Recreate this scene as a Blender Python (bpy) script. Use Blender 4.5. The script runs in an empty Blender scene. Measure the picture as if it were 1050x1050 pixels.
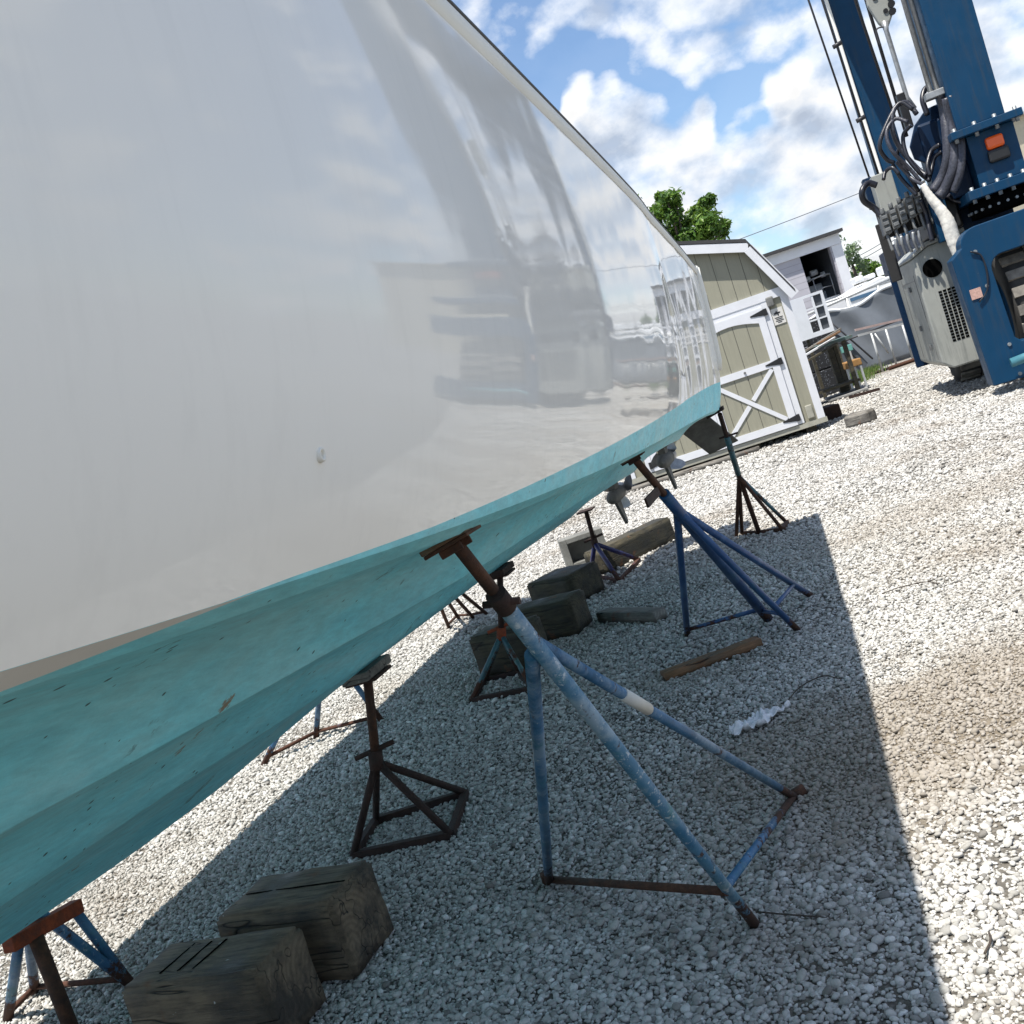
import bpy, bmesh, math, random
import numpy as np
from mathutils import Vector, Matrix, noise as mnoise
random.seed(7)
rng = np.random.default_rng(11)
SC = bpy.context.scene
COL = SC.collection

# ------------------------------------------------------------------ survey of the yard
F = 1050.0
ROLL = math.radians(18.7)
PITCH = math.atan(82 / 1050)
EYE = 1.5
A0 = math.radians(16.4)
SA, CA = math.sin(A0), math.cos(A0)

def ray(px, py):
    dx, dy = px - 525, py - 525
    u = dx * math.cos(ROLL) - dy * math.sin(ROLL)
    v = dx * math.sin(ROLL) + dy * math.cos(ROLL)
    x, y, z = u / F, 1.0, -v / F
    return Vector((x, y * math.cos(PITCH) + z * math.sin(PITCH), z * math.cos(PITCH) - y * math.sin(PITCH)))

def D(px, py, Y):                       # a point on the frontal plane at distance Y
    r = ray(px, py); k = Y / r.y
    return Vector((r.x * k, Y, EYE + r.z * k))

def G(px, py, z=0.0):                   # a point on the ground (or at height z)
    r = ray(px, py); k = (z - EYE) / r.z
    return Vector((r.x * k, r.y * k, z))

def W(n, a, z=0.0):                     # yard axes: a along the boat (towards the stern), n across it
    return Vector((CA * n + SA * a, -SA * n + CA * a, z))

def NA(p):
    return (CA * p[0] - SA * p[1], SA * p[0] + CA * p[1], p[2])

def PA(px, py, a0):                     # a point on the cross plane a = a0
    r = ray(px, py); k = a0 / (SA * r.x + CA * r.y)
    return Vector((r.x * k, r.y * k, EYE + r.z * k))

def PN(px, py, n0):
    r = ray(px, py); k = n0 / (CA * r.x - SA * r.y)
    return Vector((r.x * k, r.y * k, EYE + r.z * k))

def itp(t, x):
    i = 0
    for k in range(len(t) - 1):
        if x >= t[k][0]: i = k
    (x0, y0), (x1, y1) = t[i], t[i + 1]
    return y0 + (y1 - y0) * (x - x0) / (x1 - x0)

# ------------------------------------------------------------------ materials
def newmat(name):
    m = bpy.data.materials.new(name); m.use_nodes = True
    nt = m.node_tree
    b = nt.nodes['Principled BSDF']
    return m, nt, b

def N(nt, t, **kw):
    n = nt.nodes.new(t)
    for k, v in kw.items():
        if hasattr(n, k) and not k.startswith('in_'): setattr(n, k, v)
        elif k.startswith('in_'): n.inputs[k[3:].replace('_', ' ')].default_value = v
    return n

def L(nt, a, b): nt.links.new(a, b)

def rgb(c): return (c[0], c[1], c[2], 1.0)

def ramp(nt, fac, stops, interp='LINEAR'):
    r = nt.nodes.new('ShaderNodeValToRGB'); r.color_ramp.interpolation = interp
    e = r.color_ramp.elements
    e[0].position, e[0].color = stops[0][0], rgb(stops[0][1])
    e[1].position, e[1].color = stops[-1][0], rgb(stops[-1][1])
    for p, c in stops[1:-1]:
        q = e.new(p); q.color = rgb(c)
    L(nt, fac, r.inputs['Fac'])
    return r.outputs['Color']

def g3(v): return (v, v, v)

def coords(nt, scale=(1, 1, 1), kind='Object'):
    tc = nt.nodes.new('ShaderNodeTexCoord'); mp = nt.nodes.new('ShaderNodeMapping')
    mp.inputs['Scale'].default_value = scale
    L(nt, tc.outputs[kind], mp.inputs['Vector'])
    return mp.outputs['Vector']

def wcoords(nt):                        # world position (geometry)
    return nt.nodes.new('ShaderNodeNewGeometry').outputs['Position']

def noise(nt, vec, scale, detail=4, rough=.55):
    n = nt.nodes.new('ShaderNodeTexNoise'); n.inputs['Scale'].default_value = scale
    n.inputs['Detail'].default_value = detail; n.inputs['Roughness'].default_value = rough
    if vec is not None: L(nt, vec, n.inputs['Vector'])
    return n.outputs['Fac']

def voro(nt, vec, scale, feature='F1', out='Distance'):
    n = nt.nodes.new('ShaderNodeTexVoronoi'); n.feature = feature; n.inputs['Scale'].default_value = scale
    L(nt, vec, n.inputs['Vector'])
    return n.outputs[out]

def mix(nt, fac, a, b, mode='MIX'):
    m = nt.nodes.new('ShaderNodeMix'); m.data_type = 'RGBA'; m.blend_type = mode
    for s, v in ((m.inputs[0], fac), (m.inputs[6], a), (m.inputs[7], b)):
        if isinstance(v, (int, float)): s.default_value = v
        elif isinstance(v, tuple): s.default_value = rgb(v)
        else: L(nt, v, s)
    return m.outputs[2]

def math_(nt, op, a, b=None, clamp=False):
    m = nt.nodes.new('ShaderNodeMath'); m.operation = op; m.use_clamp = clamp
    for s, v in ((m.inputs[0], a), (m.inputs[1], b)):
        if v is None: continue
        if isinstance(v, (int, float)): s.default_value = v
        else: L(nt, v, s)
    return m.outputs[0]

def bump(nt, b, h, strength=.3, dist=.01):
    n = nt.nodes.new('ShaderNodeBump'); n.inputs['Strength'].default_value = strength
    n.inputs['Distance'].default_value = dist
    L(nt, h, n.inputs['Height']); L(nt, n.outputs['Normal'], b.inputs['Normal'])

def simple(name, c, rough=.5, metal=0, var=.15, scale=6, bmp=0, bscale=60, c2=None, spec=None):
    m, nt, b = newmat(name)
    v = wcoords(nt)
    f = noise(nt, v, scale, 6, .65)
    c2 = c2 or tuple(x * (1 - var * 1.6) for x in c)
    L(nt, ramp(nt, f, [(.3, c2), (.65, c)]), b.inputs['Base Color'])
    b.inputs['Roughness'].default_value = rough; b.inputs['Metallic'].default_value = metal
    if spec is not None: b.inputs['Specular IOR Level'].default_value = spec
    if bmp: bump(nt, b, noise(nt, v, bscale, 3), bmp, .004)
    return m

def worn_paint(name, paint, paint2, rust=(.09, .035, .018), rust_amt=.40, chip=None, chip_amt=.62, rough=.45, foot=True, scale=14):
    """old brushed paint: two tones, pale scuffs, rust patches and rust low down at the feet"""
    m, nt, b = newmat(name)
    v = wcoords(nt)
    c = ramp(nt, noise(nt, v, 9, 6, .7), [(.32, paint2), (.62, paint)])
    c = mix(nt, ramp(nt, noise(nt, v, 3.2, 7, .75), [(.50, g3(0)), (.60, g3(.7))]), c, tuple(.45 * x + .55 * y for x, y in zip(paint, chip or paint)))
    c = mix(nt, ramp(nt, noise(nt, v, 5.5, 6, .7), [(.55, g3(0)), (.66, g3(.6))]), c, (paint[0] * .7, paint[1] * 1.0, paint[2] * .62))
    if chip:
        fc = ramp(nt, noise(nt, v, scale * 3.0, 8, .78), [(chip_amt, g3(0)), (chip_amt + .05, g3(1))])
        c = mix(nt, fc, c, chip)
    fr = noise(nt, v, scale, 8, .75)
    if foot:
        sx = nt.nodes.new('ShaderNodeSeparateXYZ'); L(nt, v, sx.inputs[0])
        lo = nt.nodes.new('ShaderNodeMapRange'); L(nt, sx.outputs['Z'], lo.inputs['Value'])
        lo.inputs['From Min'].default_value = 0; lo.inputs['From Max'].default_value = .16
        lo.inputs['To Min'].default_value = .34; lo.inputs['To Max'].default_value = 0
        fr = math_(nt, 'ADD', fr, lo.outputs[0])
    fr = ramp(nt, fr, [(1 - rust_amt, g3(0)), (1 - rust_amt + .06, g3(1))])
    rc = ramp(nt, noise(nt, v, 40, 5, .7), [(.3, tuple(x * .4 for x in rust)), (.7, rust)])
    L(nt, mix(nt, fr, c, rc), b.inputs['Base Color'])
    L(nt, ramp(nt, fr, [(0, g3(rough)), (1, g3(.9))]), b.inputs['Roughness'])
    bump(nt, b, noise(nt, v, 90, 4, .7), .5, .002)
    return m

def rusty(name, c=(.11, .045, .022), dark=(.025, .014, .010)):
    m, nt, b = newmat(name)
    v = wcoords(nt)
    f = noise(nt, v, 22, 8, .75)
    L(nt, ramp(nt, f, [(.33, dark), (.52, tuple(.6 * x for x in c)), (.68, c)]), b.inputs['Base Color'])
    b.inputs['Roughness'].default_value = .85
    bump(nt, b, noise(nt, v, 160, 4, .7), .7, .003)
    return m

def timber_mat(name, c, dark, stain=(.16, .06, .02)):
    m, nt, b = newmat(name)
    v = coords(nt, (3, 26, 26))
    grain = noise(nt, v, 2.2, 8, .72)
    v2 = coords(nt)
    blot = noise(nt, v2, 5.5, 6, .6)
    col = ramp(nt, grain, [(.30, dark), (.55, c), (.8, tuple(1.35 * x for x in c))])
    col = mix(nt, ramp(nt, blot, [(.42, g3(0)), (.62, g3(.75))]), col, dark)
    col = mix(nt, ramp(nt, noise(nt, v2, 8, 3), [(.62, g3(0)), (.72, g3(.6))]), col, stain)
    tcn = nt.nodes.new('ShaderNodeTexCoord'); sn = nt.nodes.new('ShaderNodeSeparateXYZ'); L(nt, tcn.outputs['Normal'], sn.inputs[0])
    endf = ramp(nt, math_(nt, 'ABSOLUTE', sn.outputs['X']), [(.62, g3(0)), (.8, g3(1))])
    wv = nt.nodes.new('ShaderNodeTexWave'); wv.wave_type = 'RINGS'; wv.rings_direction = 'X'; wv.inputs['Scale'].default_value = 14; wv.inputs['Distortion'].default_value = 3.2; wv.inputs['Detail'].default_value = 3; wv.inputs['Detail Scale'].default_value = 1.6
    mpo = nt.nodes.new('ShaderNodeMapping'); mpo.inputs['Location'].default_value = (0, .04, -.10); L(nt, tcn.outputs['Object'], mpo.inputs['Vector']); L(nt, mpo.outputs[0], wv.inputs['Vector'])
    ring = ramp(nt, wv.outputs['Fac'], [(.2, tuple(.82 * x for x in c)), (.7, tuple(1.05 * x for x in c))])
    ring = mix(nt, ramp(nt, noise(nt, v2, 6, 6, .7), [(.42, g3(0)), (.58, g3(.9))]), ring, dark)
    col = mix(nt, endf, col, ring)
    bird = ramp(nt, noise(nt, v2, 26, 3, .5), [(.735, g3(0)), (.76, g3(1))])
    col = mix(nt, bird, col, (.42, .42, .40))
    ck = noise(nt, coords(nt, (.6, 6, 6)), 1.5, 2, .5)
    ck = ramp(nt, math_(nt, 'ABSOLUTE', math_(nt, 'SUBTRACT', ck, .5)), [(.0015, g3(1)), (.005, g3(0))])
    col = mix(nt, ck, col, (.008, .007, .006))
    grain = math_(nt, 'SUBTRACT', grain, ck)
    L(nt, col, b.inputs['Base Color'])
    L(nt, ramp(nt, blot, [(.4, g3(.85)), (.7, g3(.5))]), b.inputs['Roughness'])
    bump(nt, b, grain, .9, .006)
    return m

M = {}
def gelcoat():
    m, nt, b = newmat('white gelcoat')
    v = coords(nt)
    b.inputs['Base Color'].default_value = (.74, .75, .745, 1)
    f = noise(nt, v, 1.4, 3, .5)
    L(nt, ramp(nt, f, [(.3, (.925, .905, .855)), (.7, (.955, .935, .885))]), b.inputs['Base Color'])
    c0 = b.inputs['Base Color'].links[0].from_socket
    dr_ = ramp(nt, noise(nt, coords(nt, (16, 16, .7)), 1.5, 6, .7), [(.50, g3(1)), (.80, g3(.95))])
    L(nt, mix(nt, 1.0, c0, dr_, 'MULTIPLY'), b.inputs['Base Color'])
    st = noise(nt, coords(nt, (1, 1, 14)), 3, 4)
    L(nt, ramp(nt, st, [(.3, g3(.03)), (.75, g3(.07))]), b.inputs['Roughness'])
    b.inputs['IOR'].default_value = 1.46
    mp = coords(nt, (1.15, 1.15, .55)); b.inputs['Specular IOR Level'].default_value = .20
    h = math_(nt, 'ADD', noise(nt, mp, 1.1, 1, .4), math_(nt, 'MULTIPLY', noise(nt, mp, 4.0, 1, .4), .05))
    n = nt.nodes.new('ShaderNodeBump'); n.inputs['Strength'].default_value = 1.0; n.inputs['Distance'].default_value = .014
    L(nt, h, n.inputs['Height']); L(nt, n.outputs['Normal'], b.inputs['Normal'])
    return m
M['gelcoat'] = gelcoat()

def antifoul():
    m, nt, b = newmat('turquoise bottom paint')
    v = coords(nt)
    vs = coords(nt, (7, 1.0, 7))
    c = ramp(nt, noise(nt, vs, 1.6, 7, .65), [(.28, (.20, .69, .82)), (.5, (.25, .78, .89)), (.72, (.36, .83, .92))])
    haze = ramp(nt, noise(nt, v, 1.7, 7, .68), [(.45, g3(0)), (.68, g3(.45))])
    c = mix(nt, haze, c, (.40, .66, .66))
    dk = ramp(nt, noise(nt, coords(nt, (1.1, 1.1, 5)), 2.6, 8, .7), [(.54, g3(0)), (.74, g3(.3))])
    c = mix(nt, dk, c, (.13, .42, .53))
    roll = noise(nt, coords(nt, (30, 5, 30)), 2.0, 4, .7)
    c = mix(nt, 1.0, c, ramp(nt, roll, [(.3, g3(.84)), (.7, g3(1.10))]), 'MULTIPLY')
    rub = ramp(nt, noise(nt, v, 7.5, 8, .72), [(.62, g3(0)), (.67, g3(.7))])
    c = mix(nt, rub, c, (.10, .21, .22))
    bare = ramp(nt, noise(nt, v, 3.6, 8, .7), [(.665, g3(0)), (.685, g3(1))])
    c = mix(nt, bare, c, (.27, .22, .15))
    sp = ramp(nt, voro(nt, v, 5.5), [(.0, g3(1)), (.035, g3(1)), (.045, g3(0))])
    sp2 = ramp(nt, math_(nt, 'ADD', voro(nt, v, 26), math_(nt, 'MULTIPLY', noise(nt, v, 3, 2), .5)), [(.285, g3(1)), (.325, g3(0))])
    c = mix(nt, sp, c, (.02, .03, .03)); c = mix(nt, sp2, c, (.03, .07, .08))
    L(nt, c, b.inputs['Base Color'])
    L(nt, ramp(nt, noise(nt, v, 9, 4), [(.3, g3(.42)), (.7, g3(.6))]), b.inputs['Roughness'])
    bump(nt, b, noise(nt, v, 35, 6, .7), .25, .004)
    return m
M['antifoul'] = antifoul()

# a wide dirt mask, the same for the ground sheet and the loose stones
def dirt_mask(nt, v):
    f = noise(nt, v, .55, 5, .6)
    f = ramp(nt, f, [(.50, g3(0)), (.68, g3(.75))])
    def blob(cx, cy, ang, rx, ry, k, base):
        mp = nt.nodes.new('ShaderNodeMapping'); mp.vector_type = 'TEXTURE'
        mp.inputs['Location'].default_value = (cx, cy, 0); mp.inputs['Rotation'].default_value = (0, 0, ang)
        mp.inputs['Scale'].default_value = (rx, ry, 1e3)
        L(nt, v, mp.inputs['Vector'])
        ln = nt.nodes.new('ShaderNodeVectorMath'); ln.operation = 'LENGTH'; L(nt, mp.outputs[0], ln.inputs[0])
        d = math_(nt, 'ADD', ln.outputs['Value'], math_(nt, 'MULTIPLY', math_(nt, 'SUBTRACT', noise(nt, v, 2.2, 5, .65), .5), 1.3))
        r = ramp(nt, d, [(.45, g3(k)), (1.0, g3(0))])
        return mix(nt, 1.0, base, r, 'LIGHTEN')
    p = G(985, 735); q = G(800, 770)
    f = blob(p.x, p.y, .5, 1.35, .75, .95, f)
    f = blob(q.x, q.y, .5, .75, .45, .8, f)
    p = G(700, 560); f = blob(p.x + .5, p.y - .6, 0, .5, .5, .4, f)
    p = G(960, 520); f = blob(p.x, p.y, .2, 1.6, .5, .55, f)
    return f

STONES = [(0.0, (.19, .18, .165)), (.22, (.33, .32, .295)), (.5, (.47, .455, .425)), (.8, (.57, .555, .525)), (1.0, (.72, .71, .68))]
def gravel_ground():
    m, nt, b = newmat('gravel ground')
    v = wcoords(nt)
    cell = nt.nodes.new('ShaderNodeTexVoronoi'); cell.inputs['Scale'].default_value = 64; L(nt, v, cell.inputs['Vector'])
    sep = nt.nodes.new('ShaderNodeSeparateColor'); L(nt, cell.outputs['Color'], sep.inputs[0])
    c = ramp(nt, sep.outputs[0], STONES)
    gap = ramp(nt, cell.outputs['Distance'], [(.42, g3(0)), (.62, g3(.9))])
    c = mix(nt, gap, c, (.15, .143, .13))
    c = mix(nt, ramp(nt, noise(nt, v, 30, 4, .8), [(.56, g3(0)), (.66, g3(.75))]), c, (.14, .13, .12))
    big = ramp(nt, noise(nt, v, 1.3, 6, .6), [(.35, g3(.86)), (.65, g3(1.0))])
    c = mix(nt, 1.0, c, big, 'MULTIPLY')
    # near fines, their colour darkened to give shaded gaps; fades off with distance
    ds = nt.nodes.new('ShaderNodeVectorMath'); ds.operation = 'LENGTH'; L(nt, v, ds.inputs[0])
    gap_shade = nt.nodes.new('ShaderNodeMapRange'); L(nt, ds.outputs['Value'], gap_shade.inputs['Value'])
    gap_shade.inputs['From Min'].default_value = 6; gap_shade.inputs['From Max'].default_value = 15; gap_shade.inputs['To Min'].default_value = .85; gap_shade.inputs['To Max'].default_value = 0
    c = mix(nt, gap_shade.outputs[0], c, ramp(nt, noise(nt, v, 9, 5, .6), [(.3, (.07, .064, .055)), (.7, (.155, .14, .118))]))
    d = dirt_mask(nt, v)
    c = mix(nt, d, c, (.20, .168, .128))
    L(nt, c, b.inputs['Base Color'])
    b.inputs['Roughness'].default_value = .92
    b.inputs['Specular IOR Level'].default_value = .2
    h = ramp(nt, cell.outputs['Distance'], [(0, g3(1)), (.7, g3(0))])
    bump(nt, b, h, .9, .010)
    return m
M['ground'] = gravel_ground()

def stone_mat():
    m, nt, b = newmat('loose gravel stones')
    v = wcoords(nt)
    at = nt.nodes.new('ShaderNodeAttribute'); at.attribute_name = 'tone'
    c = ramp(nt, at.outputs['Fac'], STONES)
    c = mix(nt, .35, c, mix(nt, 1.0, c, ramp(nt, noise(nt, v, 160, 3), [(.3, g3(.6)), (.7, g3(1.1))]), 'MULTIPLY'))
    d = dirt_mask(nt, v)
    d2 = math_(nt, 'MULTIPLY', d, .72)
    c = mix(nt, d2, c, (.24, .20, .155))
    L(nt, c, b.inputs['Base Color'])
    b.inputs['Roughness'].default_value = .9; b.inputs['Specular IOR Level'].default_value = .25
    bump(nt, b, noise(nt, v, 220, 2), .4, .002)
    return m
M['stone'] = stone_mat()

M['blue_old'] = worn_paint('worn blue paint', (.045, .15, .29), (.022, .085, .16), rust_amt=.41, chip=(.34, .42, .46), chip_amt=.60)
M['blue_pale'] = worn_paint('scuffed pale blue paint', (.085, .21, .31), (.03, .13, .24), rust_amt=.41, chip=(.50, .54, .55), chip_amt=.56)
M['blue_new'] = worn_paint('deep blue paint', (.016, .075, .21), (.010, .045, .14), rust_amt=.33, chip=(.10, .19, .33), chip_amt=.68)
M['navy'] = worn_paint('violet blue paint', (.020, .022, .11), (.010, .010, .05), rust_amt=.38)
M['teal_old'] = worn_paint('faded teal paint', (.05, .14, .17), (.02, .05, .06), rust_amt=.48)
M['rust'] = rusty('rusty steel')
M['rust_dark'] = rusty('dark rusty steel', (.055, .026, .018), (.014, .010, .009))
M['rust_orange'] = rusty('orange primer rust', (.36, .07, .02), (.10, .03, .015))
M['tape'] = simple('white tape', (.62, .62, .58), .6, var=.1)
M['timber_wet'] = timber_mat('stained timber', (.175, .130, .085), (.030, .024, .019))
M['timber_dark'] = timber_mat('old dark timber', (.070, .060, .036), (.016, .015, .011))
M['timber_grey'] = timber_mat('grey weathered timber', (.21, .195, .17), (.08, .073, .065))
M['timber_green'] = timber_mat('painted timber', (.11, .17, .16), (.05, .08, .08))
M['timber_brown'] = timber_mat('fresh brown timber', (.25, .13, .065), (.10, .06, .03))
M['plastic_black'] = simple('black iron', (.012, .012, .013), .45)
M['rubber'] = simple('black rubber', (.018, .018, .019), .75, bmp=.3, bscale=40)
M['tyre'] = simple('dusty tyre rubber', (.045, .043, .040), .85, bmp=.4, bscale=30, c2=(.02, .02, .02), scale=5)
M['tyre_dust'] = simple('dust caked tyre tread', (.24, .22, .19), .9, bmp=.4, bscale=30, c2=(.09, .083, .072), scale=7)
M['hose'] = simple('hose rubber', (.012, .013, .020), .36, bmp=.35, bscale=70)
M['hose_worn'] = simple('scuffed hose rubber', (.055, .057, .075), .4, bmp=.8, bscale=55, c2=(.012, .013, .018), scale=40)
M['white_wrap'] = simple('white wrap', (.72, .69, .62), .7, bmp=.6, bscale=35, c2=(.42, .40, .37), scale=16)
M['lift_blue'] = simple('lift blue paint', (.0002, .033, .085), .42, spec=.2, var=.10, scale=3, bmp=.05, bscale=9)
M['lift_navy_shade'] = simple('shaded navy paint', (.001, .016, .050), .42, var=.2)  # lift blue darkened in colour for parts standing in shade
M['bolt'] = simple('galvanised bolt', (.25, .27, .28), .5, .5)
M['steel'] = simple('grey steel tube', (.33, .34, .345), .38, .35, var=.2, scale=20)
M['box_grey'] = simple('grey enamel', (.36, .37, .345), .42, var=.14, scale=5, bmp=.08, bscale=14)
M['box_grey_dark'] = simple('dark grey enamel', (.16, .165, .165), .45, var=.3, scale=16)
M['hole'] = simple('black for opening shade', (.004, .004, .004), 1.0, spec=0.0)  # flat black, put in for the shade inside openings, slots and cuts
M['wire'] = simple('wire rope', (.03, .03, .035), .5)
M['power'] = simple('power cable', (.12, .13, .15), .6)
M['aluminium'] = simple('dull aluminium', (.42, .43, .43), .4, .6, var=.25, scale=15, bmp=.3)
M['fouled'] = simple('fouled metal', (.16, .15, .125), .75, var=.5, scale=18, bmp=.8, bscale=45, c2=(.05, .05, .042))
M['tab_metal'] = simple('weathered trim plate', (.15, .15, .135), .7, 0, scale=9, bmp=.8, bscale=26, c2=(.07, .07, .062))
M['gun_white'] = simple('ivory gelcoat', (.84, .82, .75), .5, var=.04, scale=3)
M['white_deck'] = simple('white deck', (.72, .72, .71), .5, var=.03)
M['engine_white'] = simple('engine cowl white', (.70, .71, .72), .15, var=.02)
M['trim_white'] = simple('white trim boards', (.66, .67, .70), .55, var=.05, scale=4)
M['frame_white'] = simple('white sash paint', (.72, .74, .78), .5, var=.06)
M['shingle'] = simple('dark shingles', (.045, .045, .048), .85, bmp=.6)
M['sign_white'] = simple('sign board', (.62, .60, .56), .5, var=.05)
M['fixture'] = simple('smoked lamp glass', (.20, .20, .19), .4, var=.3, scale=20)
M['outlet'] = simple('outlet cover', (.36, .35, .29), .5)
M['concrete'] = simple('concrete block', (.20, .20, .185), .9, bmp=.6, bscale=60, c2=(.11, .11, .10))
M['cloth'] = simple('rag cloth', (.84, .83, .84), .9, bmp=.5, bscale=60, c2=(.60, .60, .64), scale=30)
M['bark'] = simple('bark', (.10, .08, .06), .9, bmp=.8)
M['twig'] = simple('dry twig', (.06, .045, .035), .9)
M['tarp'] = simple('grey tarpaulin', (.125, .138, .155), .45, var=.18, scale=1.6, bmp=.6, bscale=3.5)
M['tarp_edge_lit'] = simple('tarpaulin hem painted sunlit', (.62, .64, .66), .5, var=.1)  # pale colour puts sunlight on the top edge into the paint
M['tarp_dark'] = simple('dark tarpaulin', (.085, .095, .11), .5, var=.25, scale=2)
M['mesh_trap'] = None
M['pipe_pink'] = simple('faded red pipe', (.40, .30, .28), .5, var=.2)
M['pipe_pale'] = simple('pale pipe', (.52, .53, .53), .45, .3, var=.15)
M['teal_board'] = simple('teal board', (.16, .42, .38), .5, var=.2)
M['orange_bin'] = simple('orange plastic', (.36, .19, .06), .5, var=.2)
M['far_white'] = simple('white roofing', (.74, .74, .73), .6, var=.05)  # even white base colour
M['far_wall'] = simple('pale wall', (.40, .38, .34), .8, var=.1)
M['beige_wall'] = simple('beige stucco', (.50, .45, .34), .85, var=.08)
M['board_flat'] = simple('grey board', (.30, .30, .29), .8, var=.25, scale=6)
M['boat_white'] = simple('boat gelcoat', (.72, .73, .74), .25, var=.04)
M['canvas_blue'] = simple('blue canvas', (.06, .14, .24), .7)
M['sticker'] = simple('sun bleached sticker', (.55, .34, .28), .5, var=.25, scale=60)
M['ferry_teal'] = simple('teal machine paint', (.06, .20, .25), .4)
m, nt, b = newmat('orange beacon lens')
b.inputs['Base Color'].default_value = (.75, .10, .008, 1); b.inputs['Roughness'].default_value = .15
M['beacon'] = m

def grimy(name, c, rough=.42):
    m, nt, b = newmat(name)
    v = wcoords(nt)
    k = ramp(nt, noise(nt, v, 2.2, 5, .6), [(.3, tuple(.82 * x for x in c)), (.7, c)])
    mp = nt.nodes.new('ShaderNodeMapping'); mp.inputs['Scale'].default_value = (9, 9, .7); L(nt, v, mp.inputs['Vector'])
    k = mix(nt, ramp(nt, noise(nt, mp.outputs[0], 1.6, 7, .72), [(.50, g3(0)), (.72, g3(.5))]), k, (.035, .045, .055))
    k = mix(nt, ramp(nt, noise(nt, v, 19, 7, .8), [(.66, g3(0)), (.70, g3(.8))]), k, (.06, .09, .12))
    k = mix(nt, ramp(nt, noise(nt, v, 11, 7, .8), [(.70, g3(0)), (.73, g3(.9))]), k, (.07, .03, .015))
    L(nt, k, b.inputs['Base Color'])
    L(nt, ramp(nt, noise(nt, v, 6, 6, .7), [(.3, g3(rough - .1)), (.7, g3(rough + .2))]), b.inputs['Roughness'])
    b.inputs['Specular IOR Level'].default_value = .25
    bump(nt, b, noise(nt, v, 3, 3), .15, .01)
    return m
M['lift_blue'] = grimy('hoist blue paint', (.0004, .038, .095)); M['lift_navy_shade'] = grimy('shaded hoist blue', (.001, .016, .050))  # second one is a darker copy, shade put into its colour
M['box_grey'] = grimy('grey machine enamel', (.33, .34, .315))
def siding(name, c, spacing, depth=.004):
    """grooved panel siding: dark narrow grooves every `spacing` metres along local x"""
    m, nt, b = newmat(name)
    v = coords(nt)
    sx = nt.nodes.new('ShaderNodeSeparateXYZ'); L(nt, v, sx.inputs[0])
    u = math_(nt, 'FRACT', math_(nt, 'DIVIDE', sx.outputs['X'], spacing))
    gro = ramp(nt, u, [(0, g3(1)), (.035, g3(1)), (.05, g3(0))])
    c0 = ramp(nt, noise(nt, coords(nt, (18, 18, 1.5)), 3, 6, .7), [(.3, tuple(.88 * x for x in c)), (.7, c)])
    spl = math_(nt, 'ADD', math_(nt, 'MULTIPLY', sx.outputs['Z'], -1.5), math_(nt, 'MULTIPLY', noise(nt, v, 7, 7, .75), 1.7))
    c0 = mix(nt, ramp(nt, spl, [(.35, g3(0)), (.85, g3(.55))]), c0, (.20, .17, .12))
    c0 = mix(nt, ramp(nt, noise(nt, coords(nt, (7, 7, .5)), 2.4, 6, .7), [(.52, g3(0)), (.72, g3(.35))]), c0, tuple(.6 * x for x in c))
    L(nt, mix(nt, gro, c0, tuple(.35 * x for x in c)), b.inputs['Base Color'])
    b.inputs['Roughness'].default_value = .75
    bump(nt, b, math_(nt, 'SUBTRACT', 1.0, gro), .8, depth)
    return m
M['siding'] = siding('sage panel siding', (.285, .275, .21), .203)

def lap(name, c, pitch):
    m, nt, b = newmat(name)
    v = coords(nt)
    sx = nt.nodes.new('ShaderNodeSeparateXYZ'); L(nt, v, sx.inputs[0])
    u = math_(nt, 'FRACT', math_(nt, 'DIVIDE', sx.outputs['Z'], pitch))
    c0 = ramp(nt, noise(nt, v, 2.0, 5, .6), [(.3, tuple(.9 * x for x in c)), (.7, c)])
    L(nt, mix(nt, ramp(nt, u, [(0, g3(1)), (.05, g3(.8)), (.09, g3(0))]), c0, tuple(.6 * x for x in c)), b.inputs['Base Color'])
    b.inputs['Roughness'].default_value = .6
    bump(nt, b, math_(nt, 'SUBTRACT', 1.0, u), .7, .012)
    return m
M['lap'] = lap('pale lap cladding', (.40, .39, .43), .21)

def foliage(name, c1, c2, c3):
    m, nt, b = newmat(name)
    oi = nt.nodes.new('ShaderNodeAttribute'); oi.attribute_name = 'tone'
    L(nt, ramp(nt, oi.outputs['Fac'], [(0, c1), (.5, c2), (1, c3)]), b.inputs['Base Color'])
    b.inputs['Roughness'].default_value = .45
    b.inputs['Specular IOR Level'].default_value = .35
    tr = nt.nodes.new('ShaderNodeBsdfTranslucent'); tr.inputs['Color'].default_value = rgb(c3)
    ms = nt.nodes.new('ShaderNodeMixShader'); ms.inputs[0].default_value = .28
    L(nt, b.outputs[0], ms.inputs[1]); L(nt, tr.outputs[0], ms.inputs[2])
    L(nt, ms.outputs[0], nt.nodes['Material Output'].inputs['Surface'])
    return m
M['leaf'] = foliage('glossy leaves', (.022, .055, .010), (.06, .135, .020), (.15, .25, .035))
M['leaf_pale'] = foliage('pale leaves', (.05, .09, .05), (.10, .16, .08), (.17, .23, .12))
M['grass'] = foliage('grass blades', (.06, .12, .02), (.12, .20, .04), (.22, .27, .09))

def trap_mesh():
    m, nt, b = newmat('wire trap mesh')
    v = wcoords(nt)
    f = ramp(nt, voro(nt, v, 24), [(.12, g3(1)), (.30, g3(0))])
    L(nt, mix(nt, f, (.012, .013, .016), (.20, .22, .26)), b.inputs['Base Color'])
    b.inputs['Roughness'].default_value = .8
    return m
M['mesh_trap'] = trap_mesh()

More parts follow.
